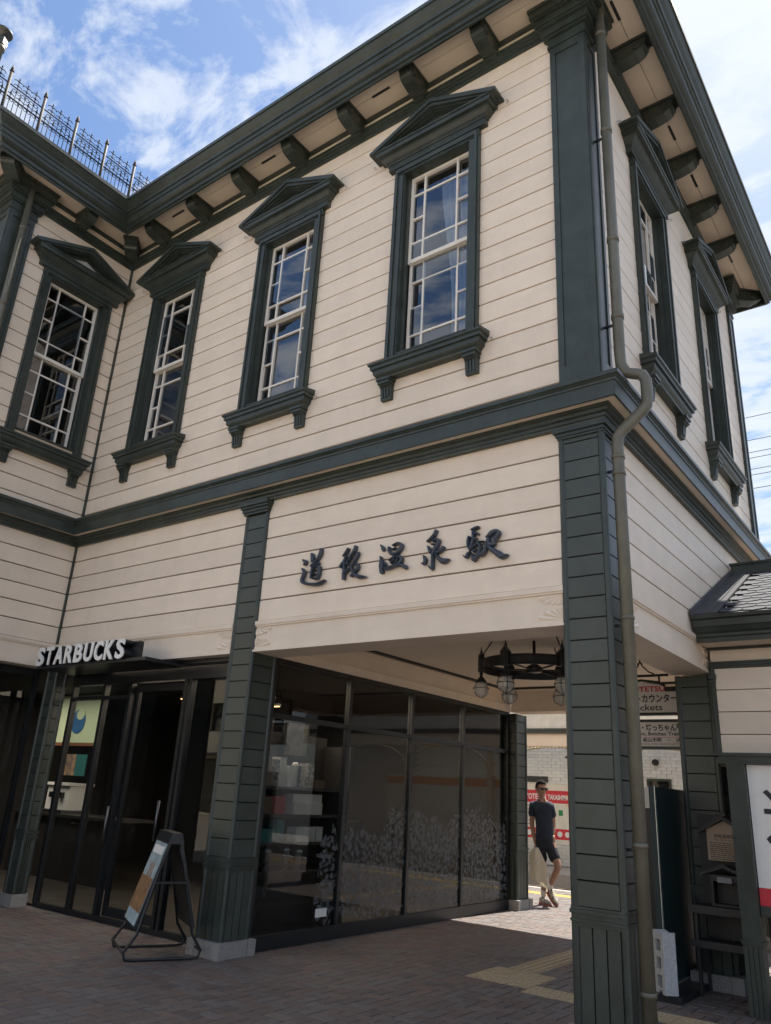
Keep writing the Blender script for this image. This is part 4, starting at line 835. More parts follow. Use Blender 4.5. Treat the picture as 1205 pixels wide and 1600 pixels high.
link('divider', MB().box(-.46, .45, -.0135, -.012, .122, .126).mesh('divider', SRED), h2)
for x in (-.38, .38): link('hanger', MB().tube([(x, 0, .31), (x, 0, .38)], .008, 6).mesh('hanger', BLACK), h2)
# ================================================================ BEYOND THE TRACKS
mb_ = thing('department_store_billboard', 'long white and red billboard with a list of floors beyond the tram tracks', 'billboard', (-7.5, 12.0, .58))
relx = [(-9.6, -5.38)]
link('panel', MB().box(-2.1, 2.12, .0, .05, .0, 1.27).mesh('panel', mat('board_cream', (.74, .70, .60), .5)), mb_)
link('title_band', MB().box(-2.1, 2.12, -.004, .0, .86, 1.13).mesh('title_band', RED), mb_); link('lower_band', MB().box(-2.1, 2.12, -.004, .0, .10, .32).mesh('lower_band', RED), mb_); link('side_band', MB().box(2.0, 2.12, -.003, .0, .321, .859).mesh('side_band', RED), mb_)
tx(mb_, 'Access to IYOTETSU', .17, .22, -.008, .93, WHITE, 1.08, .004); tx(mb_, 'TAKASHIMAYA', .15, 1.34, -.008, .935, WHITE, .62, .004); tx(mb_, 'Takashimaya', .13, .95, -.008, .16, WHITE, .55, .003)
for x in (.86, 1.62, 1.80): link('round_logo', MB().prism([(x+.06*math.cos(R(a)), .21+.06*math.sin(R(a))) for a in range(0, 360, 20)], 'y', -.010, -.0045).mesh('round_logo', WHITE), mb_)
m = MB(); 
for x in (.7, 1.15, 1.45): m.box(x, x+.008, -.003, -.0005, .34, .84)
for k in range(6):
    for x in (.78, 1.22): m.box(x, x+random.uniform(.10, .2), -.003, -.0005, .38+k*.08, .40+k*.08)
link('floor_list', m.mesh('floor_list', mat('grey_ink', (.25, .25, .25), .6)), mb_); link('exit_mark', MB().box(1.60, 1.70, -.004, 0, .60, .72).mesh('exit_mark', mat('exit_green', (.02, .25, .08), .5)), mb_)
for x in (-1.9, 0, 1.9): link('post', MB().box(x, x+.08, .05, .12, -.58, 1.2).mesh('post', GREEN), mb_)
GOLD = mat('gold_cloud', (.70, .48, .12), .5)
m = MB()
for (x, z) in ((1.78, 1.0), (1.84, .92), (1.80, .80), (1.9, .86), (1.84, .34), (1.9, .28)): m.box(x, x+.24, -.0065, -.0045, z, z+.035)
link('cloud_motif', m.mesh('cloud_motif', GOLD), mb_)
# white brick building
wb = thing('white_brick_building', 'white painted brick building beyond the tram tracks', 'building', (0, 0, 0))
YB = 13.6
wl = MB(); HB = [(-4.35, -3.85, 1.62, 2.06)]
for c in cells(-16, 6, 0, 3.6, HB): wl.box(c[0], c[1], YB+.03, YB+.3, c[2], c[3])
wall = wl.build('wall', mat('white_mortar', (.52, .50, .47), .8), wb)
bl = []
for r_ in range(46):
    z = .02+r_*.078; off = (r_ % 2)*.12
    for k in range(60):
        x = -11+off+k*.24
        for c in cells(x+.004, x+.236, z+.003, z+.075, HB): bl.append(c)
def kb(c):
    p = proj(((c[0]+c[1])/2, YB, (c[2]+c[3])/2)); v = p and ((820 < p[0] < 895 and 1140 < p[1] < 1225) or (1004 < p[0] < 1072 and 1105 < p[1] < 1250))
    return 0 if v else 1
bl.sort(key=kb); sm_ = MB()
for n_, c in enumerate(bl):
    if n_ < 290: MB().box(c[0], c[1], YB+random.uniform(0, .003), YB+.03, c[2], c[3]).build('brick', TILEW, wall)
    else: sm_.box(c[0], c[1], YB+random.uniform(0, .003), YB+.03, c[2], c[3])
sm_.build('bricks', TILEW, wall, kind='stuff')
wn = part('window', GREEN, wb, (-4.38, -4.33, YB-.03, YB+.05, 1.58, 2.10), (-3.87, -3.82, YB-.03, YB+.05, 1.58, 2.10), (-4.33, -3.87, YB-.03, YB+.05, 2.05, 2.10), (-4.33, -3.87, YB-.03, YB+.05, 1.58, 1.62)); part('pane', GLASSD, wn, (-4.33, -3.87, YB+.02, YB+.025, 1.62, 2.05)); part('window_backing', DARKIN, wb, (-4.5, -3.7, YB+.31, YB+.33, 1.5, 2.2))
part('dado_rail', GREEN, wb, (-5.3, -2.6, YB-.04, YB, 1.50, 1.57))
part('louvre', BLACK, wb, (-8.2, -6.9, YB-.06, YB, 1.92, 2.06))
link('round_vent', MB().prism([(-4.15+.075*math.cos(R(a)), 2.46+.075*math.sin(R(a))) for a in range(0, 360, 20)], 'y', YB-.06, YB-.001).mesh('round_vent', BLACK), wb)
# far platform canopy
cp = thing('far_platform_canopy', 'cream and green platform canopy with scalloped valance beyond the tracks', 'canopy', (0, 0, 0))
part('roof_slab', SOFF, cp, (-16, 6, 11.6, 12.3, 3.62, 3.70))
part('fascia', mat('canopy_white', (.70, .68, .62), .6), cp, (-16, 6, 11.55, 11.62, 3.05, 3.62)); part('beam', GREEN, cp, (-16, 6, 11.50, 11.64, 2.94, 3.05), (-16, 6, 11.48, 11.66, 3.0, 3.03))
part('valance_board', SOFF, cp, (-16, 6, 11.57, 11.61, 2.66, 2.94))
YEL = mat('scallop_ochre', (.55, .38, .16), .6)
def scal(w_, h_, mt, name):
    return MB().prism([(0, 0)]+[(w_/2-w_/2*math.cos(a), -h_*math.sin(a)) for a in [q*math.pi/8 for q in range(9)]][1:-1]+[(w_, 0)], 'y', 0, .02).mesh(name, mt)
s1 = scal(.20, .10, YEL, 'scallop')
for k in range(56): link('scallop', s1, cp, Matrix.Translation((-12+k*.24, 11.53, 3.56)))
m = MB()
for k in range(190): m.prism([(-14+k*.09, 2.66), (-14+k*.09+.085, 2.66), (-14+k*.09+.0425, 2.62)], 'y', 11.57, 11.60)
m.build('valance_points', YEL, cp, kind='stuff')
ARC = mat('arch_cream', (.66, .56, .42), .6)
for x in (-7.2, -4.75, -2.3, .15, 2.6, 5.05):
    part('column', ARC, cp, (x-.06, x+.06, 11.85, 11.97, 0, 2.95)); part('column_capital', ARC, cp, (x-.10, x+.10, 11.81, 12.01, 1.95, 2.0), (x-.08, x+.08, 11.83, 11.99, 1.78, 1.82))
    for s in (-1, 1): link('arched_brace', MB().tube([(x+s*.06+s*.85*(1-math.cos(a)), 11.91, 2.02+.62*math.sin(a)) for a in [q*math.pi/16 for q in range(9)]], .022, 6).mesh('arched_brace', ARC), cp)
tag(link('loudspeaker', MB().prism([(-5.55, 2.42), (-5.35, 2.55), (-5.05, 2.62), (-5.05, 2.36), (-5.3, 2.32)], 'y', 11.6, 11.9).mesh('loudspeaker', BLACK)), 'black loudspeaker under the far platform canopy', 'loudspeaker')
# overhead wires
for k, z in enumerate((13.9, 13.06, 12.62, 12.42, 12.02, 11.82, 11.35)):
    tag(MB().tube([(-14, 20, z), (0, 20, z+.02), (40, 20, z+.3)], .011, 5).build('overhead_wire', BLACK), 'thin black overhead wire across the sky at the right edge, %s' % ('topmost of seven', 'second from the top', 'third from the top', 'fourth from the top', 'fifth from the top', 'sixth from the top', 'lowest of seven')[k], 'wire', 'overhead wires beyond the building')
# buildings across the plaza, behind the camera: they light the front and show in the glass
def block(name, label, x0, x1, y0, y1, h, col, nb_, sign=None):
    t = thing(name, label, 'building', ((x0+x1)/2, y1, 0)); t.location = (0, 0, 0)
    hs = []; n = nb_
    for f_ in range(1, int(h/3)):
        for k in range(n):
            xc = x0+(k+.5)*(x1-x0)/n; hs.append((xc-.7, xc+.7, f_*3+.9, f_*3+2.3))
    hs.append((x0+1, x1-1, .1, 2.6)); m = MB()
    for c in cells(x0, x1, 0, h, hs): m.box(c[0], c[1], y1-.3, y1, c[2], c[3])
    m.box(x0, x1, y0, y1-.5, 0, h-.2); m.build('wall', mat(name+'_wall', col, .8, .06, 1), t)
    for h_ in hs:
        fr_ = part('window', BLACK, t, (h_[0], h_[1], y1-.2, y1-.15, h_[2], h_[2]+.06), (h_[0], h_[1], y1-.2, y1-.15, h_[3]-.06, h_[3])); part('pane', GLASSD, fr_, (h_[0], h_[1], y1-.22, y1-.21, h_[2], h_[3]))
    part('shop_awning', mat('awning_grey', (.10, .10, .11), .7), t, (x0+.6, x1-.6, y1, y1+1.3, 2.75, 2.83))
    part('parapet', MATS[name+'_wall'], t, (x0-.1, x1+.1, y1-.35, y1+.1, h, h+.35))
    return t
cs = block('cream_shop_building', 'cream three-storey shop building across the plaza, behind the camera', -34, -12, -32, -21, 9.2, (.62, .55, .42), 6)
block('white_shop_building', 'white shop building across the plaza, behind the camera and to the right', -11.5, 6, -33, -23, 7.5, (.60, .58, .54), 5)
block('tan_hotel_building', 'tan building across the plaza at the far left, behind the camera', -70, -50, -30, -14, 12.5, (.42, .34, .27), 7)
# ================================================================ SHOP INTERIOR
su = thing('shop_shelf_unit', 'dark wooden shop shelves behind the first pane of the glass wall', 'shelf', (-4.35, 1.35, 0))
for z in (.62, .90, 1.18, 1.46): link('shelf', MB().box(-.20, .22, -.72, .85, z-.03, z).mesh('shelf', WOODD), su)
for y in (-.74, .85): link('side_panel', MB().box(-.20, .22, y, y+.03, .012, 1.95).mesh('side_panel', WOODD), su)
link('back_board', MB().box(-.22, -.20, -.74, .88, .012, 2.05).mesh('back_board', WOODD), su)
KR = mat('kraft_box', (.16, .11, .07), .7); TE = mat('teal_box', (.03, .16, .16), .5); CR = mat('red_box', (.35, .04, .03), .5); WT = mat('white_box', (.62, .60, .56), .6); GL = mat('silver_tumbler', (.5, .5, .5), .3, metal=.7); PK = mat('printed_pack', (.35, .33, .30), .5, .5, 25)
goods = [('box', KR, -.62, 1.46, .13, .15, 'lower of two brown boxes stacked at the left end of the top shelf'), ('box', KR, -.62, 1.612, .13, .15, 'upper of two brown boxes stacked at the left end of the top shelf'),
 ('pack', PK, -.44, 1.46, .08, .27, 'patterned tall packet beside the brown boxes'), ('pack', WT, -.34, 1.46, .10, .30, 'tallest white packet on the top shelf'), ('pack', WT, -.22, 1.46, .07, .22, 'slim white packet at the middle of the top shelf'), ('tum', WT, -.10, 1.46, .08, .26, 'white tumbler left of the dark one on the top shelf'), ('tum', BLACK, -.0, 1.46, .06, .24, 'dark tumbler on the top shelf'), ('pack', PK, .10, 1.46, .10, .26, 'patterned packet right of the dark tumbler'), ('pack', KR, .24, 1.46, .16, .09, 'low brown packet at the right of the top shelf'),
 ('box', KR, -.66, 1.18, .22, .17, 'wide brown box at the left of the second shelf'), ('box', CR, -.38, 1.18, .15, .18, 'red box on the second shelf'), ('box', WT, -.10, 1.18, .48, .12, 'long white box on the second shelf, lower of two'), ('box', WT, -.10, 1.301, .48, .09, 'long white box lying on another on the second shelf'),
 ('box', TE, -.68, .90, .34, .13, 'teal patterned box on the third shelf'), ('box', TE, -.30, .90, .11, .22, 'tall teal box with white lettering on the third shelf'), ('pack', WT, -.02, .90, .11, .15, 'first white carton from the left on the third shelf'), ('pack', WT, .10, .90, .11, .15, 'second white carton from the left on the third shelf'), ('pack', WT, .22, .90, .11, .15, 'third white carton from the left on the third shelf'), ('pack', WT, .34, .90, .11, .15, 'last white carton on the third shelf'),
 ('tum', GL, -.55, .62, .09, .22, 'silver tumbler at the left of the bottom shelf'), ('tum', GL, -.40, .62, .09, .22, 'second silver tumbler on the bottom shelf'), ('tum', GL, -.10, .62, .09, .23, 'silver tumbler in the middle of the bottom shelf'), ('tum', GL, .08, .62, .09, .21, 'silver tumbler at the right of the bottom shelf')]
for k_, mt, y, z, w_, h_, lab in goods:
    if k_ == 'tum': me = MB().lathe([(w_*.38, 0), (w_*.46, h_*.8), (w_*.5, h_*.82), (w_*.5, h_*.9), (w_*.3, h_)], n=14).mesh('tumbler', mt); nm = 'tumbler'
    else: me = MB().box(-.07, .07, -w_/2, w_/2, 0, h_).box(-.072, .072, -w_/2+.006, w_/2-.006, h_*.45, h_*.5).mesh('goods_box', mt); nm = 'goods_box'
    o = link(nm, me); o.location = (-4.20+random.uniform(-.02, .02), 1.35+y+w_/2, z+.001); o.rotation_euler = (0, 0, random.uniform(-.05, .05)); tag(o, lab, 'tumbler' if k_ == 'tum' else 'box')
for k, (y, c1) in enumerate(((1.0, (.22, .12, .06)), (1.62, (.10, .10, .09)))):
    t = thing('poster', ('brown framed poster above the left end of the shop shelves', 'dark framed poster above the right end of the shop shelves')[k], 'poster', (-4.5, y, 1.98))
    link('frame', MB().box(-.02, .0, -.22, .22, -.20, .22).mesh('frame', BLACK), t); link('print', MB().box(.0, .004, -.19, .19, -.17, .19).mesh('print', mat('poster_art_%d' % k, c1, .6, .7, 9, col2=(.03, .02, .02))), t)
# frosted leaf pattern on the glass wall
LEAF = mat('frosted_film', (.27, .29, .31), .6, .08); LEAF2 = LEAF
bsd = LEAF.node_tree.nodes['Principled BSDF']; bsd.inputs['Alpha'].default_value = .55
lf = MB()
def leaf(m, y, z, a, L_, W_):
    ca, sa = math.cos(a), math.sin(a); X_ = -3.7325
    for s in (-1, 1):
        pts = [(0.0, s*.004), (L_*.2, s*W_*.62), (L_*.45, s*W_), (L_*.75, s*W_*.72), (L_, s*.002), (L_*.6, s*.005)]
        m.add([(X_, y+u*ca-v*sa, z+u*sa+v*ca) for u, v in pts], [(0, 1, 2, 3, 4, 5)])
occ = []
def prof_h(y): return (.80 if y < 1.65 else .95 if y < 2.5 else 1.08)+.10*math.sin(y*4.1+2.2)+.05*math.sin(y*13)
tries = 0
while len(occ) < 3000 and tries < 60000:
    tries += 1; y = random.uniform(1.3, 5.38); z = random.uniform(.18, 1.3)
    if z > prof_h(y)+.15*random.random(): continue
    if y < 1.9 and random.random() < .6: continue
    if any(abs(y-m_) < .06 for m_ in (1.62, 2.88, 4.14)): continue
    if any((y-a)**2+(z-b)**2 < .034**2 for a, b in occ): continue
    occ.append((y, z)); leaf(lf, y, z, random.uniform(0, 6.28), random.uniform(.05, .095), random.uniform(.011, .018))
lf.build('leaf_decal', LEAF, gw, kind='stuff')
part('notice_sticker', WHITE, gw, (-3.733, -3.732, 1.30, 1.48, .22, .30))
# a shop with a pale green sign board further along, seen only as a reflection
gs = block('green_sign_shop', 'shop with a pale green sign board across the plaza, behind the camera at the left', -48, -35, -30, -21, 6.8, (.60, .55, .40), 3)
part('sign_board', mat('pale_green_board', (.50, .62, .42), .6), gs, (-46, -36, -21, -20.8, 3.2, 5.4))
BL2 = mat('wave_blue', (.03, .14, .34), .5)
for (x, z, r_) in ((-41.6, 4.3, .62), (-40.6, 4.6, .42)): link('emblem', MB().prism([(x+r_*math.cos(R(a)), z+r_*math.sin(R(a))) for a in range(0, 360, 20)], 'y', -20.8, -20.76).mesh('emblem', BL2), gs)
# pendant lamps inside
EM = emis('lamp_glow', (1.0, .55, .22), 1.6)
for k, (x, y) in enumerate(((-5.2, 1.2), (-5.2, 1.5), (-5.9, 2.6), (-6.6, 1.6))):
    t = thing('pendant_lamp', ('lit strip lamp seen at the top left of the glass wall', 'second lit strip lamp at the top left of the glass wall', 'small lit lamp deep in the shop', 'small lit lamp behind the glass doors')[k], 'lamp', (x, y, 2.52))
    link('shade', MB().box(-.10, .10, -.03, .03, .0, .03).mesh('shade', BLACK), t); link('bulb', MB().box(-.09, .09, -.02, .02, -.012, -.001).mesh('bulb', EM), t); link('cord', MB().tube([(0, 0, .03), (0, 0, .2)], .004, 5).mesh('cord', BLACK), t)
ld = bpy.data.lights.new('shop_ceiling_light', 'AREA'); ld.shape = 'RECTANGLE'; ld.size = 2.4; ld.size_y = 3.5; ld.energy = 50; ld.color = (1, .80, .60)
lo = bpy.data.objects.new('shop_ceiling_light', ld); COL.objects.link(lo); lo.location = (-5.2, 1.9, 2.66)
l2 = bpy.data.lights.new('shop_fill_light', 'AREA'); l2.shape = 'RECTANGLE'; l2.size = 2.4; l2.size_y = 1.2; l2.energy = 16; l2.color = (1, .88, .72)  # added fill lamp, no fitting here; brightens the panel behind the doors
lo = bpy.data.objects.new('shop_fill_light', l2); COL.objects.link(lo); lo.location = (-9.4, .9, 2.68)
mn = thing('reflected_sign_panel', 'pale green panel with a blue wave emblem behind the doors, imitating a reflected sign', 'display', (-9.7, 2.0, 1.9))  # panel added in place of a sign's reflection in the door glass
link('board', MB().box(-.62, .62, 0, .03, .05, .80).mesh('board', mat('mint_board', (.55, .66, .45), .6, .04)), mn)
for (x, z, r_) in ((0, .38, .19),): link('emblem', MB().prism([(x+r_*math.cos(R(a)), z+r_*math.sin(R(a))) for a in range(0, 360, 20)], 'y', -.012-r_*.01, -.001).mesh('emblem', BL2), mn)
link('emblem_cut', MB().prism([(.05+.11*math.cos(R(a)), .49+.085*math.sin(R(a))) for a in range(0, 360, 20)], 'y', -.018, -.001).mesh('emblem_cut', MATS['mint_board']), mn)
link('lower_rail', MB().box(-.66, .66, -.01, .03, .0, .05).mesh('lower_rail', mat('rail_brown', (.20, .09, .05), .5)), mn)
pp = thing('food_poster', 'dark poster with a teal strip under the pale green panel', 'poster', (-9.7, 2.0, 1.45))
link('print', MB().box(-.35, .12, 0, .02, 0, .32).mesh('print', mat('food_print', (.35, .22, .12), .6, .6, 9, col2=(.03, .05, .10))), pp); link('strip', MB().box(.125, .40, 0, .02, 0, .32).mesh('strip', TE), pp)
cm = thing('coffee_machine', 'white coffee machine on the counter behind the glass doors', 'machine', (-9.6, 1.8, .9))
link('body', MB().box(-.28, .32, 0, .4, .05, .40).box(-.30, .34, -.04, .4, .40, .44).mesh('body', WHITE), cm); link('tray', MB().box(-.30, .34, -.10, .4, .0, .05).mesh('tray', MATS['steel']), cm); link('group_head', MB().box(-.15, -.05, -.05, 0, .22, .30).box(.10, .20, -.05, 0, .22, .30).mesh('group_head', BLACK), cm)
bc = thing('bar_counter', 'dark bar counter behind the glass doors', 'counter', (-9.4, 2.0, .012)); link('top', MB().box(-1.2, 1.6, -.35, .3, .85, .888).mesh('top', WOODD), bc); link('front', MB().box(-1.15, 1.55, -.28, -.24, 0, .85).mesh('front', WOODD), bc)
tb_ = thing('reflection_board', 'white board beyond the tracks, added to show in the glass wall reflections', 'board', (1.6, 12.0, .0))  # added board, out of view; gives the glass wall a pale reflected band
link('panel', MB().box(-1.7, 1.7, 0, .05, .85, 1.95).mesh('panel', MATS['board_cream']), tb_); link('band', MB().box(-1.7, 1.7, -.004, 0, 1.72, 1.9).mesh('band', mat('orange_band', (.75, .28, .06), .5)), tb_)
for x in (-1.5, 1.45): link('post', MB().box(x, x+.06, .05, .1, 0, 1.9).mesh('post', GREEN), tb_)
# cafe chair seen through the right door pane
def cafe(x, y, lab):
    t = thing('stool', lab, 'stool', (x, y, .012))
    link('seat', MB().lathe([(.16, .60), (.175, .62), (.17, .64), (.02, .645)], n=16).mesh('seat', WOODD), t)
    for k in range(4):
        a = R(45+90*k); link('leg', MB().tube([(.11*math.cos(a), .11*math.sin(a), .60), (.2*math.cos(a), .2*math.sin(a), 0)], .012, 6).mesh('leg', BLACK), t)
cafe(-4.45, .75, 'round stool behind the glass pane beside the second pillar')
# ================================================================ PERSON
def skin(name, J, E_, mt, parent=None, lv=2, root=0):
    """J: list of (x,y,z,r) or (x,y,z,rx,ry)"""
    me = bpy.data.meshes.new(name); me.from_pydata([j[:3] for j in J], E_, []); o = bpy.data.objects.new(name, me); COL.objects.link(o)
    md = o.modifiers.new('s', 'SKIN'); 
    for i, j in enumerate(J):
        v = me.skin_vertices[0].data[i]; v.radius = (j[3], j[4] if len(j) > 4 else j[3]); v.use_root = (i == root)
    ss = o.modifiers.new('u', 'SUBSURF'); ss.levels = lv; ss.render_levels = lv
    bpy.context.view_layer.update(); r_ = bpy.data.meshes.new_from_object(o.evaluated_get(bpy.context.evaluated_depsgraph_get())); r_.name = name
    COL.objects.unlink(o); bpy.data.objects.remove(o)
    for p in r_.polygons: p.use_smooth = True
    r_.materials.clear(); r_.materials.append(mt)
    return link(name, r_, parent)
SKIN_ = mat('skin', (.36, .20, .13), .5, .06, 10); NAVY = mat('navy_cloth', (.020, .030, .052), .85, .2, 12, .3, 80); NAVY2 = mat('dark_shorts', (.016, .02, .032), .85, .2, 12, .3, 80); HAIR = mat('black_hair', (.012, .010, .010), .9, .2, 40, .4, 120, spec=.15)
SOCK = mat('white_sock', (.75, .73, .70), .8); SHOE = mat('sneaker', (.50, .44, .36), .7, .5, 16, col2=(.06, .05, .04)); SOLE = mat('sneaker_sole', (.45, .12, .08), .6); TOTE = mat('canvas_tote', (.80, .74, .62), .9, .05, 6, .2, 40)
_t = TOTE.node_tree; _tr = _t.nodes.new('ShaderNodeBsdfTranslucent'); _tr.inputs[0].default_value = (.8, .74, .6, 1); _mx = _t.nodes.new('ShaderNodeMixShader'); _mx.inputs[0].default_value = .5; _t.links.new(_t.nodes['Principled BSDF'].outputs[0], _mx.inputs[1]); _t.links.new(_tr.outputs[0], _mx.inputs[2]); _t.links.new(_mx.outputs[0], _t.nodes['Material Output'].inputs[0])
pe = thing('person', 'man in a navy polo shirt, dark shorts, sunglasses and trainers walking with a pale bag', 'person', (-3.60, 6.42, 0), R(25.5))
# -x image left, -y towards the camera
J = [(0, 0, .94, .12, .095), (0, 0, 1.10, .115, .09), (-.02, .0, 1.28, .135, .10), (-.035, 0, 1.40, .10, .07), (-.035, -.005, 1.49, .052), (-.04, -.02, 1.56, .062),   # 0-5
     (-.17, .0, 1.40, .052), (-.20, .02, 1.13, .041), (-.155, -.01, .90, .030), (-.135, -.03, .83, .030),                   # 6-9 arm image-left
     (.095, .0, 1.39, .05), (.135, .06, 1.15, .040), (.12, -.03, .97, .032),                                  # 10-12 arm image-right, hand at pocket
     (-.075, 0, .86, .085), (-.03, .02, .48, .055), (-.03, .045, .30, .050), (-.04, .06, .10, .033),                     # 13-16 standing leg
     (.085, -.01, .86, .085), (.19, -.12, .54, .056), (.12, -.05, .40, .048), (.055, .02, .235, .034)]                     # 17-20 stepping leg
E_ = [(0, 1), (1, 2), (2, 3), (3, 4), (4, 5), (3, 6), (6, 7), (7, 8), (8, 9), (3, 10), (10, 11), (11, 12), (0, 13), (13, 14), (14, 15), (15, 16), (0, 17), (17, 18), (18, 19), (19, 20)]
body = skin('body', J, E_, SKIN_, pe)
# head: shaped from a lathe-like ellipsoid with face, joined to the body mesh
bm = bmesh.new(); bm.from_mesh(body.data)
hb = bmesh.new(); bmesh.ops.create_uvsphere(hb, u_segments=28, v_segments=20, radius=1)
for v in hb.verts:
    x, y, z = v.co; sx, sy, sz = .076, .096, .118
    if z < 0: sx *= 1-.28*(-z); sy *= 1-.18*(-z)
    X, Y, Z = x*sx, y*sy, z*sz
    f = max(0, -y)
    if f > .5:
        Y -= .020*math.exp(-((X/.014)**2+((Z+.018)/.024)**2))               # nose
        Y -= .006*math.exp(-((X/.022)**2+((Z+.058)/.010)**2))               # mouth
        Y += .007*sum(math.exp(-(((X-s*.03)/.015)**2+((Z-.012)/.012)**2)) for s in (-1, 1))
        Y -= .008*math.exp(-((X/.025)**2+((Z+.095)/.018)**2))               # chin
    v.co = (X, Y, Z)
hm = bpy.data.meshes.new('h'); 
HM = Matrix.Translation((-.045, -.035, 1.635)) @ Matrix.Rotation(R(28), 4, 'Z') @ Matrix.Rotation(R(4), 4, 'X')
hb.transform(HM); hb.to_mesh(hm); bm.from_mesh(hm)
# ears, hands with fingers
def addtube(pts, r, n=7):
    m = MB(); m.tube(pts, r, n); me = m.mesh('t', SKIN_); bm.from_mesh(me)
for s in (-1, 1): addtube([HM @ Vector((s*.074, .0, -.03)), HM @ Vector((s*.086, .008, .0)), HM @ Vector((s*.080, .01, .025))], [.010, .016, .009])
def hand(c, down, across, thick, fl=.075):
    c = Vector(c); d = Vector(down).normalized(); a = Vector(across).normalized(); t = Vector(thick).normalized()
    addtube([c-d*.01, c+d*.03, c+d*.07], [.026, .034, .030], 8)
    for k, (o, l_) in enumerate(((-.027, .80), (-.009, .98), (.009, .93), (.027, .72))):
        p = c+d*.068+a*o; L1 = fl*l_
        addtube([p-d*.01, p+d*L1*.45, p+d*L1*.72+t*L1*.30, p+d*L1*.60+t*L1*.62], [.0095, .009, .0085, .007], 6)
    addtube([c+d*.02-a*.024, c+d*.045-a*.045+t*.01, c+d*.075-a*.042+t*.028], [.012, .010, .008], 6)
hand((-.135, -.03, .83), (.06, -.05, -1), (0.3, -1, 0), (1, .3, 0)); hand((.12, -.03, .97), (-.1, -.2, -1), (.3, -1, 0), (-1, -.2, 0))
bm.to_mesh(body.data); bm.free()
for p in body.data.polygons: p.use_smooth = True
hr = bmesh.new(); bmesh.ops.create_uvsphere(hr, u_segments=28, v_segments=18, radius=1)
rem = []
for v in hr.verts:
    x, y, z = v.co; k = 1.0+.05*random.random()
    X, Y, Z = x*.084*k, y*.103*k+.008, z*.122*k+.014
    if (y < -.25 and z < .42) or z < -.38 or (abs(x) > .6 and z < -.05 and y < .3): rem.append(v)
    if z > .3: Z += .012*(random.random())+.01*max(0, -y)
    v.co = (X, Y, Z)
bmesh.ops.delete(hr, geom=rem, context='VERTS'); hr.transform(HM); me = bpy.data.meshes.new('hair'); hr.to_mesh(me); hr.free(); me.materials.append(HAIR)
for p in me.polygons: p.use_smooth = True
ho = link('hair', me, pe); md = ho.modifiers.new('t', 'SOLIDIFY'); md.thickness = .008
sg_ = MB(); sg_.T = HM
for s in (-1, 1): sg_.lathe([(.001, -.004), (.026, -.003), (.027, .002), (.001, .003)], n=12) if 0 else sg_.prism([(s*.032+.027*math.cos(R(a)), .012+.020*math.sin(R(a))) for a in range(0, 360, 30)], 'y', -.103, -.095)
sg_.box(-.062, .062, -.100, -.094, .022, .028); sg_.box(-.076, -.058, -.098, .0, .018, .026); sg_.box(.058, .076, -.098, .0, .018, .026)
link('sunglasses', sg_.mesh('sunglasses', BLACK), pe)
sh_ = [(-.0, 0, .83, .165, .125), (0, 0, .93, .155, .12), (0, 0, 1.10, .142, .112), (-.02, .0, 1.28, .150, .115), (-.035, 0, 1.41, .105, .080), (-.036, -.002, 1.485, .066), (-.18, .0, 1.40, .068), (-.198, .012, 1.22, .066), (.10, .0, 1.39, .066), (.130, .04, 1.22, .062)]
skin('polo_shirt', sh_, [(0, 1), (1, 2), (2, 3), (3, 4), (4, 5), (4, 6), (6, 7), (4, 8), (8, 9)], NAVY, pe)
link('collar', MB().tube([(-.036+.062*math.cos(a), -.005+.058*math.sin(a), 1.478+.012*math.sin(a*1)) for a in [R(-60+q*30) for q in range(11)]], .015, 6).mesh('collar', NAVY), pe)
skin('shorts', [(0, 0, 1.0, .150, .115), (0, 0, .86, .13, .11), (-.08, 0, .80, .105, .10), (-.045, .015, .57, .100, .092), (.09, -.01, .80, .105, .10), (.165, -.085, .60, .098, .09)], [(0, 1), (1, 2), (2, 3), (1, 4), (4, 5)], NAVY2, pe)
for a, b in (((-.035, .05, .25, .046), (-.04, .06, .09, .042)), ((.085, -.015, .32, .044), (.055, .02, .22, .040))): skin('sock', [a, b], [(0, 1)], SOCK, pe, 1)
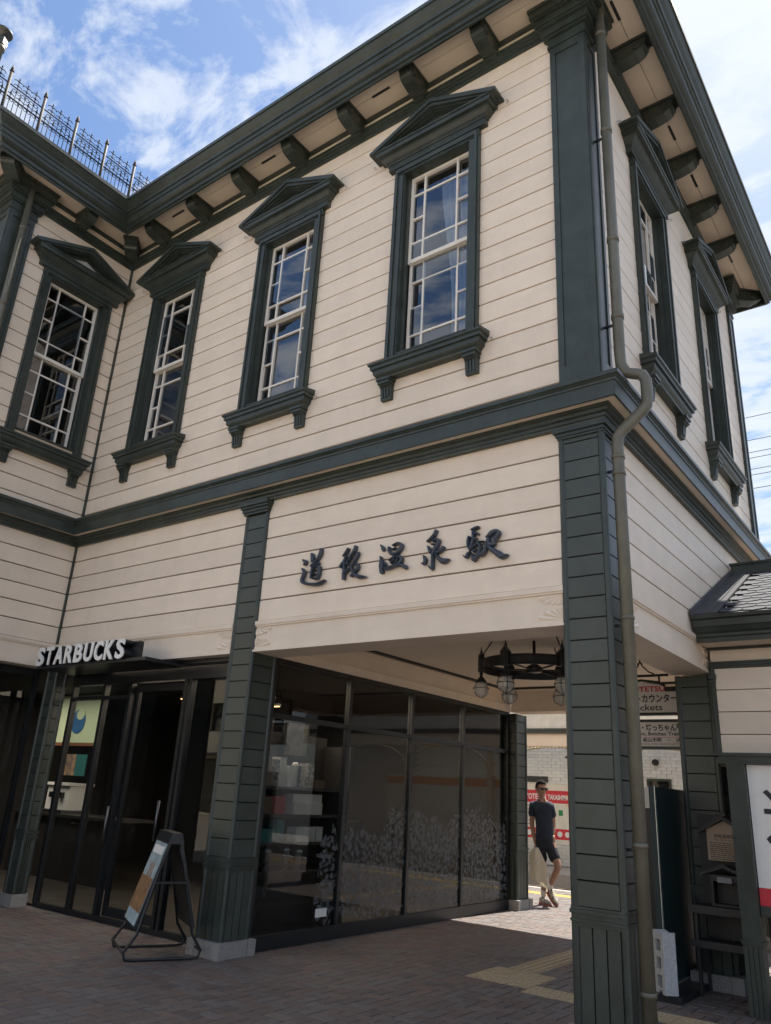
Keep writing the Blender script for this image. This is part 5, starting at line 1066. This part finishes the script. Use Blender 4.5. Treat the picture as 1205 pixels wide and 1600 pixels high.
def shoe(T):
    m = MB(); m.T = T
    secs = [(-.07, .028, .075), (-.04, .036, .10), (.0, .038, .095), (.05, .040, .072), (.10, .045, .058), (.15, .042, .050), (.185, .030, .036), (.20, .01, .022)]
    vs = []; fs = []; n = 8
    for y, w_, h_ in secs:
        for k in range(n): a = 2*math.pi*k/n; vs.append((w_*math.cos(a), -y, .018+h_*.5+h_*.5*math.sin(a)))
    for i in range(len(secs)-1):
        for k in range(n): fs.append((i*n+k, i*n+(k+1) % n, (i+1)*n+(k+1) % n, (i+1)*n+k))
    fs += [tuple(range(n)), tuple((len(secs)-1)*n+k for k in range(n))]
    m.add(vs, fs, smooth=True); o = link('shoe', m.mesh('shoe', SHOE), pe)
    s = MB(); s.T = T; s.prism([(-.034, .07), (.034, .07), (.042, 0), (.048, -.10), (.04, -.18), (0, -.21), (-.04, -.18), (-.048, -.10), (-.042, 0)], 'z', 0.0, .026); link('sole', s.mesh('sole', SOLE), o)
shoe(Matrix.Translation((-.045, .06, .002)) @ Matrix.Rotation(R(32), 4, 'Z')); shoe(Matrix.Translation((.06, .025, .125)) @ Matrix.Rotation(R(38), 4, 'Z') @ Matrix.Rotation(R(38), 4, 'X'))
tt = thing('tote_bag', 'pale canvas bag hanging folded from the hand of the walking man', 'bag', (-3.60, 6.42, 0), R(25.5))
vs = []; fs = []; cols = 9; rows = 12
out = [(.80, -.165, -.105), (.74, -.225, -.07), (.66, -.25, -.03), (.55, -.235, .02), (.44, -.24, .04), (.36, -.22, .05), (.30, -.12, .06), (.25, -.02, .07)]
for j, (z, xl, xr) in enumerate(out):
    for i in range(cols+1):
        u = i/cols; vs.append((xl+(xr-xl)*u, -.16+.018*math.sin(u*9+j*.6)*(.3+j*.1)-.03*math.sin(u*3.14), z-.03*u*(j > 4)))
for j in range(len(out)-1):
    for i in range(cols): a = j*(cols+1)+i; fs.append((a, a+1, a+cols+2, a+cols+1))
o = link('bag', MB().add(vs, fs, smooth=True).mesh('bag', TOTE), tt); md = o.modifiers.new('t', 'SOLIDIFY'); md.thickness = .004
link('handle', MB().tube([(-.15, -.05, .79), (-.135, -.05, .83), (-.115, -.05, .79)], .008, 6).mesh('handle', TOTE), tt)
